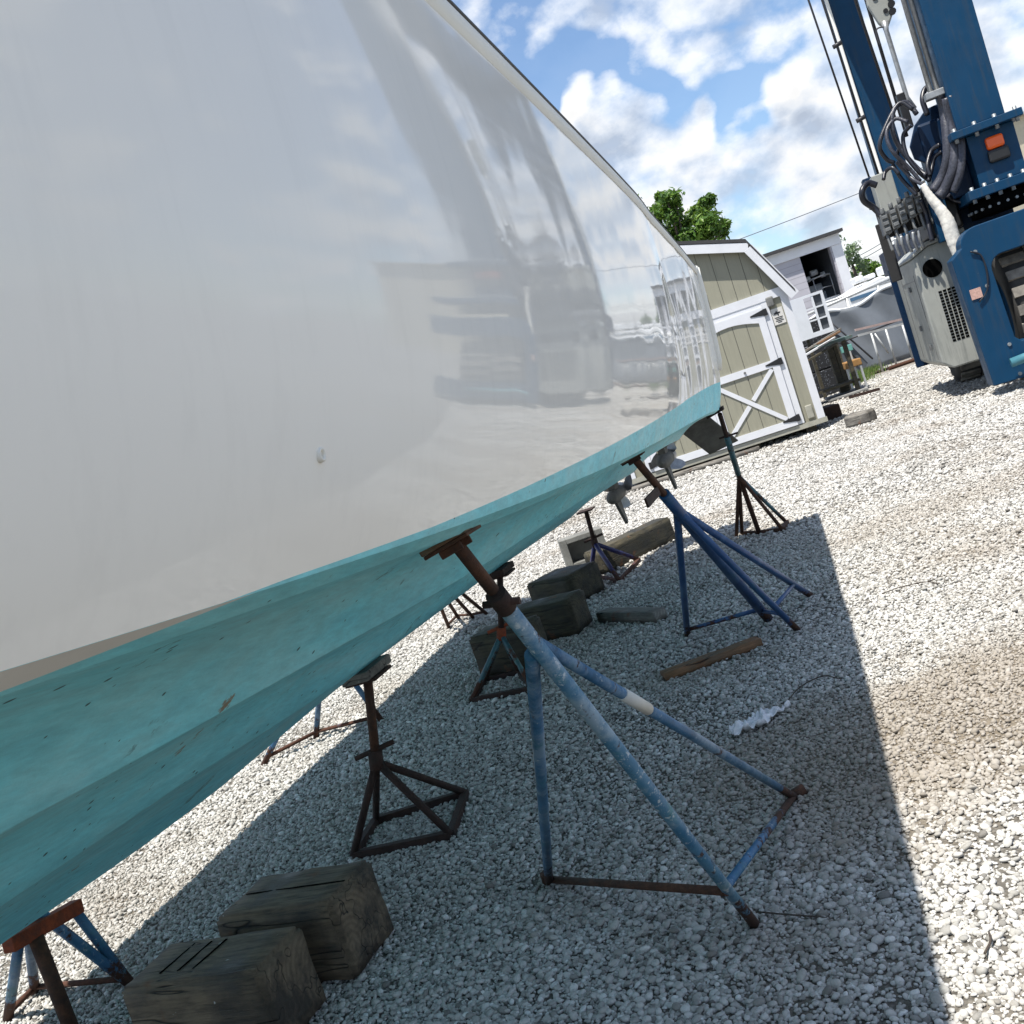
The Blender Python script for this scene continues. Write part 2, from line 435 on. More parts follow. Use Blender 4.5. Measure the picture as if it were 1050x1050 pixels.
# ------------------------------------------------------------------ mesh building
ORIGIN = {}
class MB:
    def __init__(s): s.v = []; s.f = []; s.m = []; s.sm = []
    def add(s, vs, fs, m=0, smooth=False):
        o = len(s.v); s.v += [Vector(p) for p in vs]
        for q in fs: s.f.append([o + i for i in q]); s.m.append(m); s.sm.append(smooth)
        return s
    def obox(s, o, x, y, z, m=0):                     # corner and three edges
        o, x, y, z = map(Vector, (o, x, y, z))
        p = [o, o + x, o + x + y, o + y, o + z, o + x + z, o + x + y + z, o + y + z]
        if x.cross(y).dot(z) < 0: fs = [(0, 1, 2, 3), (7, 6, 5, 4), (4, 5, 1, 0), (5, 6, 2, 1), (6, 7, 3, 2), (7, 4, 0, 3)]
        else: fs = [(3, 2, 1, 0), (4, 5, 6, 7), (0, 1, 5, 4), (1, 2, 6, 5), (2, 3, 7, 6), (3, 0, 4, 7)]
        return s.add(p, fs, m)
    def nab(s, n0, n1, a0, a1, z0, z1, m=0):          # box along the yard axes
        o = W(n0, a0, z0)
        return s.obox(o, W(n1, a0, z0) - o, W(n0, a1, z0) - o, Vector((0, 0, z1 - z0)), m)
    def bar(s, p, q, w, h, up=(0, 0, 1), m=0):        # square bar from p to q
        p, q = Vector(p), Vector(q); d = (q - p); up = Vector(up)
        x = d.cross(up)
        if x.length < 1e-6: x = d.cross(Vector((1, 0, 0)))
        x.normalize(); y = x.cross(d).normalized()
        return s.obox(p - x * w / 2 - y * h / 2, x * w, y * h, d, m)
    def tube(s, pts, r, seg=10, m=0, cap=True):
        pts = [Vector(p) for p in pts]; n = len(pts)
        rs = r if isinstance(r, (list, tuple)) else [r] * n
        t = (pts[1] - pts[0]).normalized()
        x = t.orthogonal().normalized(); vs = []
        for i, p in enumerate(pts):
            if i == 0: t2 = (pts[1] - pts[0]).normalized()
            elif i == n - 1: t2 = (pts[-1] - pts[-2]).normalized()
            else: t2 = ((pts[i + 1] - p).normalized() + (p - pts[i - 1]).normalized()).normalized()
            x = (x - t2 * x.dot(t2)).normalized(); y = t2.cross(x)
            vs += [p + (x * math.cos(k * 2 * math.pi / seg) + y * math.sin(k * 2 * math.pi / seg)) * rs[i] for k in range(seg)]
        fs = [(i * seg + k, i * seg + (k + 1) % seg, (i + 1) * seg + (k + 1) % seg, (i + 1) * seg + k) for i in range(n - 1) for k in range(seg)]
        s.add(vs, fs, m, True)
        if cap:
            o = len(s.v) - len(vs)
            s.f.append([o + k for k in range(seg)][::-1]); s.m.append(m); s.sm.append(False)
            s.f.append([o + (n - 1) * seg + k for k in range(seg)]); s.m.append(m); s.sm.append(False)
        return s
    def disc(s, c, ax, r, h, seg=24, m=0):            # short cylinder centred on c along ax
        ax = Vector(ax).normalized()
        return s.tube([Vector(c) - ax * h / 2, Vector(c) + ax * h / 2], r, seg, m)
    def prism(s, poly, ext, m=0):
        poly = [Vector(p) for p in poly]; ext = Vector(ext); n = len(poly)
        nor = Vector((0, 0, 0))
        for i in range(n): nor += poly[i].cross(poly[(i + 1) % n])
        vs = poly + [p + ext for p in poly]
        A = list(range(n)); B = list(range(n, 2 * n))
        if nor.dot(ext) > 0: fs = [A[::-1], B] + [(i, (i + 1) % n, n + (i + 1) % n, n + i) for i in range(n)]
        else: fs = [A, B[::-1]] + [((i + 1) % n, i, n + i, n + (i + 1) % n) for i in range(n)]
        return s.add(vs, fs, m)
    def lathe(s, c, ax, prof, seg=24, m=0):           # (radius, height) rings about ax
        ax = Vector(ax).normalized(); x = ax.orthogonal().normalized(); y = ax.cross(x); c = Vector(c)
        vs = [c + ax * h + (x * math.cos(k * 2 * math.pi / seg) + y * math.sin(k * 2 * math.pi / seg)) * r for r, h in prof for k in range(seg)]
        return s.add(vs, [(i * seg + k, i * seg + (k + 1) % seg, (i + 1) * seg + (k + 1) % seg, (i + 1) * seg + k) for i in range(len(prof) - 1) for k in range(seg)], m, True)
    def build(s, name, mats, parent=None, bevel=0, loc=None, rough=0):
        mats = mats if isinstance(mats, (list, tuple)) else [mats]
        if parent is not None: o3 = ORIGIN[parent.name]
        elif loc is not None: o3 = Vector(loc)
        else:
            xs = [p.x for p in s.v]; ys = [p.y for p in s.v]; zs = [p.z for p in s.v]
            o3 = Vector(((min(xs) + max(xs)) / 2, (min(ys) + max(ys)) / 2, min(zs)))
        me = bpy.data.meshes.new(name)
        me.from_pydata([tuple(p - o3) for p in s.v], [], s.f); me.update()
        for m_ in mats: me.materials.append(M[m_] if isinstance(m_, str) else m_)
        me.polygons.foreach_set('material_index', s.m); me.polygons.foreach_set('use_smooth', s.sm)
        o = bpy.data.objects.new(name, me); COL.objects.link(o)
        if parent is not None: o.parent = parent
        else: o.location = o3
        ORIGIN[o.name] = o3
        if bevel:
            bv = o.modifiers.new('bevel', 'BEVEL'); bv.width = bevel; bv.segments = 2; bv.limit_method = 'ANGLE'
        return o

def tag(o, label, cat=None, group=None, kind=None):
    if label: o['label'] = label
    if cat: o['category'] = cat
    if group: o['group'] = group
    if kind: o['kind'] = kind
    return o

def thing(name, loc, label, cat, group=None):
    o = bpy.data.objects.new(name, None); COL.objects.link(o)
    o.location = loc; o.empty_display_size = .1
    ORIGIN[o.name] = Vector(loc)
    return tag(o, label, cat, group)

def smooth_path(pts, n=8):                            # Catmull-Rom
    pts = [Vector(p) for p in pts]
    P_ = [pts[0] * 2 - pts[1]] + pts + [pts[-1] * 2 - pts[-2]]
    out = []
    for i in range(1, len(P_) - 2):
        p0, p1, p2, p3 = P_[i - 1:i + 3]
        for k in range(n):
            t = k / n
            out.append(.5 * ((2 * p1) + (p2 - p0) * t + (2 * p0 - 5 * p1 + 4 * p2 - p3) * t * t + (3 * p1 - p0 - 3 * p2 + p3) * t ** 3))
    return out + [pts[-1]]

# ------------------------------------------------------------------ camera, light, sky
cam = bpy.data.cameras.new('camera'); co = bpy.data.objects.new('camera', cam); COL.objects.link(co)
fw = ray(525, 525).normalized(); rt = (ray(526, 525) - ray(525, 525)).normalized(); up = rt.cross(fw).normalized()
co.matrix_world = Matrix((( rt.x, up.x, -fw.x, 0), (rt.y, up.y, -fw.y, 0), (rt.z, up.z, -fw.z, EYE), (0, 0, 0, 1)))
cam.sensor_width = 36; cam.lens = 36.0; cam.clip_end = 3000; cam.clip_start = .05
SC.camera = co

sund = W(-.14, -.34, 1.0).normalized()
sun = bpy.data.lights.new('sun', 'SUN'); so = bpy.data.objects.new('sun', sun); COL.objects.link(so)
sun.energy = 3.5; sun.angle = math.radians(.55); sun.color = (1.0, .955, .88)
so.rotation_euler = sund.to_track_quat('Z', 'Y').to_euler(); so.location = (0, 0, 30)

wd = bpy.data.worlds.new('World'); SC.world = wd; wd.use_nodes = True
nt = wd.node_tree; bg = nt.nodes['Background']
sky = nt.nodes.new('ShaderNodeTexSky'); sky.sky_type = 'NISHITA'; sky.sun_disc = False
sky.sun_elevation = math.asin(sund.z); sky.sun_rotation = math.atan2(sund.x, sund.y)
sky.air_density = 1.0; sky.dust_density = .6; sky.ozone_density = 1.6
dirv = nt.nodes.new('ShaderNodeTexCoord').outputs['Generated']
def dirshift(dx, dy, dz):
    a = nt.nodes.new('ShaderNodeVectorMath'); a.operation = 'ADD'; L(nt, dirv, a.inputs[0]); a.inputs[1].default_value = (dx, dy, dz)
    return a.outputs[0]
def puffs(vec):
    w = nt.nodes.new('ShaderNodeMapping'); w.inputs['Scale'].default_value = (1, 1, 1.4); L(nt, vec, w.inputs['Vector'])
    v = w.outputs[0]
    n1 = noise(nt, v, 4.2, 9, .62)
    bil = nt.nodes.new('ShaderNodeTexVoronoi'); bil.feature = 'F1'; bil.inputs['Scale'].default_value = 11; bil.inputs['Detail'].default_value = 2.0; bil.inputs['Roughness'].default_value = .5
    wob = nt.nodes.new('ShaderNodeVectorMath'); wob.operation = 'ADD'
    nz_ = nt.nodes.new('ShaderNodeTexNoise'); nz_.inputs['Scale'].default_value = 14; nz_.inputs['Detail'].default_value = 2; L(nt, v, nz_.inputs['Vector'])
    sc_ = nt.nodes.new('ShaderNodeVectorMath'); sc_.operation = 'SCALE'; sc_.inputs['Scale'].default_value = .07; L(nt, nz_.outputs['Color'], sc_.inputs[0])
    L(nt, v, wob.inputs[0]); L(nt, sc_.outputs[0], wob.inputs[1]); L(nt, wob.outputs[0], bil.inputs['Vector'])
    return math_(nt, 'ADD', math_(nt, 'MULTIPLY', math_(nt, 'SUBTRACT', n1, .5), 1.05), math_(nt, 'MULTIPLY', math_(nt, 'SUBTRACT', .40, bil.outputs['Distance']), .30))
SKY_BLOBS = [(525, 60, -.24, 1500), (570, 105, -.30, 2200), (600, 85, -.20, 2600), (640, 75, -.14, 3000), (685, 85, -.30, 3200), (735, 72, -.12, 3200), (768, 130, -.32, 2600), (762, 78, -.24, 2600), (790, 60, -.12, 3000),
             (480, 20, .06, 900), (640, 12, .22, 700), (800, 10, .18, 700), (725, 100, .22, 4500), (625, 140, .10, 2500), (690, 160, .18, 900), (640, 190, .16, 700), (805, 105, .16, 2600),
             (835, 160, .22, 420), (960, 110, .14, 300), (1040, 60, .14, 250), (905, 50, -.12, 900), (860, 235, -.12, 700), (745, 235, -.06, 900)]
wn = nt.nodes.new('ShaderNodeTexNoise'); wn.inputs['Scale'].default_value = 7.0; wn.inputs['Detail'].default_value = 3; wn.inputs['Roughness'].default_value = .6; L(nt, dirv, wn.inputs['Vector'])
ws = nt.nodes.new('ShaderNodeVectorMath'); ws.operation = 'SUBTRACT'; L(nt, wn.outputs['Color'], ws.inputs[0]); ws.inputs[1].default_value = (.5, .5, .5)
wk = nt.nodes.new('ShaderNodeVectorMath'); wk.operation = 'SCALE'; wk.inputs['Scale'].default_value = .24; L(nt, ws.outputs[0], wk.inputs[0])
wa = nt.nodes.new('ShaderNodeVectorMath'); wa.operation = 'ADD'; L(nt, dirv, wa.inputs[0]); L(nt, wk.outputs[0], wa.inputs[1])
warped = nt.nodes.new('ShaderNodeVectorMath'); warped.operation = 'NORMALIZE'; L(nt, wa.outputs[0], warped.inputs[0])
n0 = puffs(dirv); n1_ = puffs(dirshift(-.004, -.010, .022))
f0 = math_(nt, 'ADD', n0, .185)
for (px, py, amp, sharp) in SKY_BLOBS:
    d = ray(px, py).normalized()
    dt = nt.nodes.new('ShaderNodeVectorMath'); dt.operation = 'DOT_PRODUCT'; L(nt, warped.outputs[0], dt.inputs[0]); dt.inputs[1].default_value = d
    e = math_(nt, 'EXPONENT', math_(nt, 'MULTIPLY', math_(nt, 'SUBTRACT', dt.outputs['Value'], 1.0), float(sharp)))
    f0 = math_(nt, 'ADD', f0, math_(nt, 'MULTIPLY', e, amp))
mask = ramp(nt, f0, [(.0, g3(.05)), (.05, g3(.30)), (.14, g3(.75)), (.30, g3(1))])
lit = math_(nt, 'ADD', math_(nt, 'MULTIPLY', math_(nt, 'SUBTRACT', n0, n1_), 3.2), .54, clamp=True)
sepd = nt.nodes.new('ShaderNodeSeparateXYZ'); L(nt, dirv, sepd.inputs[0])
# thick bases overhead are greyer than the sunlit towers near the horizon
over = ramp(nt, sepd.outputs['Z'], [(.36, g3(1)), (.52, g3(.74)), (1.0, g3(.70))])
thick = ramp(nt, f0, [(.10, g3(1)), (.45, g3(.80))])
CLD = 6.5
ccol = ramp(nt, lit, [(.12, (CLD * .46, CLD * .53, CLD * .65)), (.42, (CLD * .66, CLD * .73, CLD * .84)), (.62, (CLD * .84, CLD * .88, CLD * .94)), (.85, (CLD * 1.0, CLD * 1.0, CLD * 1.0))])
ccol = mix(nt, 1.0, mix(nt, 1.0, ccol, thick, 'MULTIPLY'), over, 'MULTIPLY')
skc = mix(nt, 1.0, sky.outputs['Color'], (.78, .87, .95), 'MULTIPLY')
L(nt, mix(nt, mask, skc, ccol), bg.inputs['Color'])
bg.inputs['Strength'].default_value = .08
wd.cycles.sampling_method = 'MANUAL'; wd.cycles.sample_map_resolution = 256
SC.view_settings.view_transform = 'Standard'; SC.view_settings.look = 'None'
SC.view_settings.exposure = 1.22; SC.view_settings.gamma = 1

# ------------------------------------------------------------------ ground
gm = MB()
gm.add([(-600, -600, 0), (600, -600, 0), (600, 600, 0), (-600, 600, 0)], [(0, 1, 2, 3)])
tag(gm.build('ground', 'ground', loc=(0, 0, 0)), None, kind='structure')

def proj(x, y, z):
    z = z - EYE
    yy = y * math.cos(PITCH) - z * math.sin(PITCH); zz = z * math.cos(PITCH) + y * math.sin(PITCH)
    u = F * x / yy; v = -F * zz / yy
    return 525 + u * math.cos(ROLL) + v * math.sin(ROLL), 525 - u * math.sin(ROLL) + v * math.cos(ROLL)

def ico(level):
    bm = bmesh.new(); bmesh.ops.create_icosphere(bm, subdivisions=level, radius=1)
    v = np.array([p.co[:] for p in bm.verts], np.float32); f = np.array([[q.index for q in p.verts] for p in bm.faces], np.int32)
    bm.free(); return v, f

def stones():
    # random spots in the part of the yard near the lens, thinning out with distance
    def spots(d0, d1, dens):
        out = []
        ar = .75 * (d1 * d1 - d0 * d0) * 1.6
        cnt = int(ar * dens)
        d = np.sqrt(rng.uniform(d0 * d0, d1 * d1, cnt)); t = rng.uniform(-.78, .95, cnt)
        x = d * t; y = d
        a, b_ = proj(x, y, 0 * x)
        k = (a > -110) & (a < 1130) & (b_ > 250) & (b_ < 1160)
        return np.stack([x[k], y[k]], 1)
    vs_all, fs_all, tone_all = [], [], []
    base = 0
    for (d0, d1, dens, r0, lev) in ((1.7, 3.3, 11500, .0061, 2), (3.3, 5.2, 9000, .0064, 1), (5.2, 8.0, 5000, .0077, 1), (8.0, 12.5, 2300, .0098, 1), (12.5, 22.0, 750, .0130, 1)):
        p = spots(d0, d1, dens); n = len(p)
        # thinner where the fines have come through
        q = np.sin(p[:, 0] * 2.1 + 1.3 * np.sin(p[:, 1] * 1.7)) + np.sin(p[:, 1] * 2.9 + 1.1 * np.sin(p[:, 0] * 2.3 + 1)) + .6 * np.sin(p[:, 0] * 7.3 + p[:, 1] * 5.1)
        p = p[rng.uniform(0, 1, n) > np.clip(.12 + .25 * (q - .6), .06, .55)]; n = len(p)
        bv, bf = ico(lev)
        r = r0 * np.clip(rng.lognormal(0, .38, n), .45, 2.6)
        sc = np.stack([rng.uniform(.85, 1.35, n), rng.uniform(.75, 1.05, n), rng.uniform(.5, .85, n)], 1) * r[:, None]
        V = bv[None] * sc[:, None, :]
        # lumps: push along a few random directions so that no two stones are alike
        for _ in range(3):
            dr = rng.normal(size=(n, 3)).astype(np.float32); dr /= np.linalg.norm(dr, axis=1)[:, None]
            dd = np.einsum('vk,nk->nv', bv, dr)
            V *= (1 + .22 * np.where(dd > .3, -(dd - .3), .15 * dd))[:, :, None]
        a = rng.uniform(0, 6.283, n); tx = rng.normal(0, .3, n); ty = rng.normal(0, .3, n)
        ca, sa = np.cos(a), np.sin(a)
        X = V[..., 0] * ca[:, None] - V[..., 1] * sa[:, None]; Y = V[..., 0] * sa[:, None] + V[..., 1] * ca[:, None]; Z = V[..., 2]
        Z = Z + X * tx[:, None] * .7 + Y * ty[:, None] * .7
        X = X + p[:, 0:1]; Y = Y + p[:, 1:2]; Z = Z + (r * rng.uniform(.05, .75, n))[:, None]
        vs_all.append(np.stack([X, Y, Z], -1).reshape(-1, 3).astype(np.float32))
        nv = bv.shape[0]
        fs_all.append((bf[None] + (base + np.arange(n) * nv)[:, None, None]).reshape(-1, 3).astype(np.int32))
        tone_all.append(np.repeat(np.clip(rng.normal(.5, .25, n), 0, 1), nv).astype(np.float32))
        base += n * nv
    v = np.concatenate(vs_all); f = np.concatenate(fs_all); t = np.concatenate(tone_all)
    me = bpy.data.meshes.new('gravel')
    me.vertices.add(len(v)); me.vertices.foreach_set('co', v.ravel())
    me.loops.add(f.size); me.loops.foreach_set('vertex_index', f.ravel())
    me.polygons.add(len(f)); me.polygons.foreach_set('loop_start', np.arange(0, f.size, 3, dtype=np.int32))
    me.update(calc_edges=True)
    me.polygons.foreach_set('use_smooth', np.ones(len(f), bool))
    at = me.attributes.new('tone', 'FLOAT', 'POINT'); at.data.foreach_set('value', t)
    me.materials.append(M['stone'])
    o = bpy.data.objects.new('gravel', me); COL.objects.link(o)
    tag(o, 'loose pale grey gravel stones covering the boatyard ground', 'gravel', kind='stuff')
stones()

# ------------------------------------------------------------------ the boat on the stands
NC = -1.90                                             # centre line of the hull
AT = 8.0                                               # transom
T_CHINE = [(.53, 1.453), (.73, 1.450), (1.33, 1.392), (1.75, 1.37), (3.1, 1.302), (7.82, 1.133), (8.6, 1.10)]
T_KEEL = [(1.69, .800), (2.13, .772), (2.55, .760), (3.5, .775), (5.57, .738), (9.15, .628)]
T_WL = [(.83, 1.440), (1.19, 1.414), (1.57, 1.405), (2.85, 1.373), (8.6, 1.318)]
T_SHEER = [(-4, 2.46), (0, 2.335), (2.0, 2.318), (2.9, 2.310), (4.0, 2.300), (4.8, 2.288), (5.6, 2.270), (6.4, 2.248), (7.2, 2.220), (8.2, 2.178)]
def bowfac(a):
    if a > -.3: return 1.0
    t = min(1, (-.3 - a) / 3.75)
    return max(.02, (1 - t ** 2.2))
def zch(a):
    if a >= .3: return ((-9.404e-4 * a + .0142256) * a - .1017593) * a + 1.5072
    return 1.478 + .42 * max(0, (.3 - a) / 4.4) ** 1.6
def zke(a):
    if a >= 1.69: return itp(T_KEEL, a)
    t = (1.69 - a)
    return .800 + .012 * t + (.95 * max(0, (-1.2 - a) / 2.9) ** 2.2)
def zsh(a): return itp(T_SHEER, a)
T_STRIP = [(.80, 0), (.93, .004), (1.34, .010), (1.72, .021), (2.3, .039), (3.0, .060), (4.8, .112), (8.35, .208)]
def zwl(a): return zch(a) + (itp(T_STRIP, a) if a > .80 else 0)
HB_C, HB_S = 1.38, 1.53                                # half beams at chine and sheer
def bottom_pts(a):                                     # from keel to chine: (half beam, z)
    b = HB_C * bowfac(a) ** 1.15
    zc, zk = zch(a) - .016, zke(a)
    bi = b - .045
    P_ = []
    def at(t): return (bi * (1 - t), zc + (zk - zc) * t)
    segs = [(1.0, .552), (.546, .243), (.237, 0.0)]
    for (t0, t1) in segs:
        for k in range(9):
            s_ = k / 8
            t = t0 + (t1 - t0) * s_
            x, z = at(t)
            hol = .034 * math.sin(math.pi * s_) * (1 if t0 < 1 else .8)
            P_.append((x - hol * .42, z + hol * .9))
    P_.append((bi + .003, zc)); P_.append((b, zch(a)))  # the flat under the chine
    return P_
def flare(a): return .30
def side_pts(a):                                       # from the waterline to the sheer
    b = bowfac(a)
    zc, zs, zw = zch(a), zsh(a), zwl(a)
    out = []
    st = max(0, min(1, (a - 4.7) / .5))                # the quarter is a little flatter aft of here
    def at(z):
        if z <= zc: return HB_C * b ** 1.15
        t = (z - zc) / (zs - zc)
        cb = HB_C * b ** 1.15; sb = HB_S * b ** .8
        e_ = flare(a); w = t / (t + e_) * (1 + e_)
        x = cb + (sb - cb) * w + .016 * math.sin(math.pi * t) - .0011 * (a - 7.0) ** 2 * t
        return x - st * (.010 + .018 * math.sin(math.pi * t))
    z0 = max(zw, zc)
    for k in range(27):
        z = z0 + (zs - z0) * (k / 26)
        out.append((at(z), z))
    return out
stations = [-4.05, -3.9, -3.6, -3.2, -2.8, -2.4, -2.0, -1.6, -1.2, -.8, -.4, 0, .2, .4, .5, .6, .7, .8, .86, .93, 1.05, 1.2, 1.34, 1.5, 1.6, 1.72, 1.85] + [2.0 + .2 * k for k in range(31)]
boat = thing('motor_boat', W(NC, 2.0, 0), 'large white boat with turquoise bottom paint raised on jack stands above the gravel', 'boat')
def loft(mb, prof, m=0, sides=(1, -1), smooth=True):
    for s_ in sides:
        rows = []
        for a in stations:
            rows.append([W(NC + s_ * x, a, z) for (x, z) in prof(a)])
        n = len(rows[0]); vs = [p for r in rows for p in r]
        fs = []
        for i in range(len(rows) - 1):
            for k in range(n - 1):
                q = (i * n + k, i * n + k + 1, (i + 1) * n + k + 1, (i + 1) * n + k)
                fs.append(q if s_ < 0 else q[::-1])
        mb.add(vs, fs, m, smooth)
def chine_strip(a):                                    # painted strip between chine and waterline
    zw = zwl(a)
    p0 = (HB_C * bowfac(a) ** 1.15, zch(a))
    x, z = side_pts(a)[0]
    return [p0, (x + (0.0 if zw > zch(a) + .006 else 0), z)]
hb = MB(); loft(hb, lambda a: bottom_pts(a)[:-2], 0)
def flat_cut(a):                                       # where the paint edge crosses the flat: 0 inner edge, 1 outer edge
    return min(1, max(0, (a - .50) / .36))
def flat_prof(a, t0, t1):
    p, q = bottom_pts(a)[-2:]
    return [(p[0] + (q[0] - p[0]) * t, p[1] + (q[1] - p[1]) * t) for t in (t0, t1)]
loft(hb, lambda a: flat_prof(a, 0, max(.001, flat_cut(a))), 0)
loft(hb, lambda a: flat_prof(a, min(.999, flat_cut(a)), 1), 1)
hs = MB(); 
loft(hb, lambda a: [(p[0], p[1]) for p in ([(HB_C * bowfac(a) ** 1.15, zch(a))] + [q for q in side_wl(a)])], 0) if False else None
def strip_prof(a):
    zc = zch(a); zw = max(zwl(a), zc + .0002)
    out = []
    zs = zsh(a); b = bowfac(a); st = max(0, min(1, (a - 4.7) / .5))
    for k in range(5):
        z = zc + (zw - zc) * k / 4
        t = (z - zc) / (zs - zc); cb = HB_C * b ** 1.15; sb = HB_S * b ** .8
        e_ = flare(a); x = cb + (sb - cb) * (t / (t + e_) * (1 + e_)) + .016 * math.sin(math.pi * t) - .0011 * (a - 7.0) ** 2 * t - (st * (.010 + .018 * math.sin(math.pi * t)) if t > 0 else 0)
        out.append((x, z))
    return out
loft(hb, strip_prof, 0)

bottom = hb.build('hull_bottom', ['antifoul', 'gelcoat'], boat)
for q, r_ in ((bottom, 30),):
    q.modifiers.new('split', 'EDGE_SPLIT').split_angle = math.radians(14)
def sides_all(a): return side_pts(a)
loft(hs, sides_all, 0)
tops = hs.build('topsides', 'gelcoat', boat)
# transom plate
pr = bottom_pts(AT) + strip_prof(AT)[1:] + side_pts(AT)[1:]
ol = [W(NC + x, AT, z) for x, z in pr] + [W(NC - x, AT, z) for x, z in pr[::-1]]
tm = MB(); tm.prism([p - W(0, .045, 0) for p in ol], W(0, .04, 0)); tm.build('transom', 'gelcoat', boat)
# deck with a cockpit well
dk = MB()
dp = [[W(NC + s_ * (side_pts(a)[-1][0] - .03), a, zsh(a) - .035) for s_ in (-1, -.4, .4, 1)] for a in stations]
dv = [p for r in dp for p in r]
dk.add(dv, [(i * 4 + k, i * 4 + k + 1, i * 4 + k + 5, i * 4 + k + 4)[::-1] for i in range(len(dp) - 1) for k in range(3)])
dk.build('deck', 'white_deck', boat)
# ivory gunwale lip running aft and down the corner of the transom
gw = MB()
def lip(s_):
    path = []
    for a in [x for x in stations if x > -3.7 and x <= 7.9] + [AT - .03]:
        x = side_pts(a)[-1][0]
        path.append((W(NC + s_ * (x + .004), a, zsh(a) - .020), W(s_, 0, 0)))
    h = .018
    vs = []
    for (p, nn) in path:
        o_ = nn * .009
        vs += [p - o_ * .2 - Vector((0, 0, h + .008)), p + o_ * .7 - Vector((0, 0, h * .7)), p + o_ + Vector((0, 0, h * .7)), p + o_ * .3 + Vector((0, 0, h + .006))]
    n = 4
    fs = [(i * n + k, (i + 1) * n + k, (i + 1) * n + k + 1, i * n + k + 1) for i in range(len(path) - 1) for k in range(n - 1)]
    if s_ < 0: fs = [f[::-1] for f in fs]
    gw.add(vs, fs, 0, True)
    # corner post of the lip
    cp = []
    zt = zsh(AT) + .0
    for k in range(12):
        z = zt - (zt - 1.405) * k / 11
        prf = side_pts(AT); x = min(prf, key=lambda q: abs(q[1] - z))[0]
        cp.append(W(NC + s_ * (x + .006), AT - .026, z))
    gw.tube(cp, [.026] * 11 + [.014], 10, 0)
    gw.tube([W(NC + s_ * (side_pts(AT)[-1][0] - .012), AT - .10, zt - .022), cp[0]], .022, 10, 0)
lip(1); lip(-1)
gw.build('gunwale', 'gun_white', boat)
rr = MB()
for s_ in (1, -1):
    rr.tube([W(NC + s_ * (side_pts(a)[-1][0] + .008), a, zsh(a) + .006) for a in stations if a > -3.9], .0050, 6, 0)
rr.build('rub_rail', 'plastic_black', boat)
# drain fitting in the side
xx = 1.5
for _ in range(6):
    p = PN(326, 467, NC + xx); n_, a_, z_ = NA(p)
    xx = min(side_pts(a_), key=lambda q: abs(q[1] - z_))[0]
p = W(NC + xx, a_, z_)
ft = MB(); ax = W(1, 0, -.10).normalized()
ft.lathe(p, ax, [(.0082, -.01), (.0082, .003), (.0072, .0058), (.0055, .0064), (.0040, .0050), (.0036, -.006)])
fo = ft.build('through_hull_fitting', 'gun_white', boat)
MB().disc(p - ax * .002, ax, .0037, .001, 18).build('drain_hole', 'hole', fo)
# trim tabs under the transom
def trim_tab(s_):
    t = MB()
    if s_ > 0:
        o = PA(695, 441, 8.05); x = PA(725, 426, 8.05) - o; y = PA(757, 452, 8.42) - PA(725, 426, 8.05)
    else:
        o = W(NC - 1.0, 8.05, 1.0); x = W(-.27, 0, .05); y = W(-.1, .36, -.28)
    nrm = x.cross(y).normalized()
    t.obox(o, x, y, nrm * .012)
    for k in (.3, .62): t.obox(o + x * k + nrm * .011, x * .03, y * .96, nrm * .012)
    t.obox(o - nrm * .01, x, y * .05, nrm * .034)
    t.build('trim_tab', 'tab_metal', boat)
trim_tab(1); trim_tab(-1)
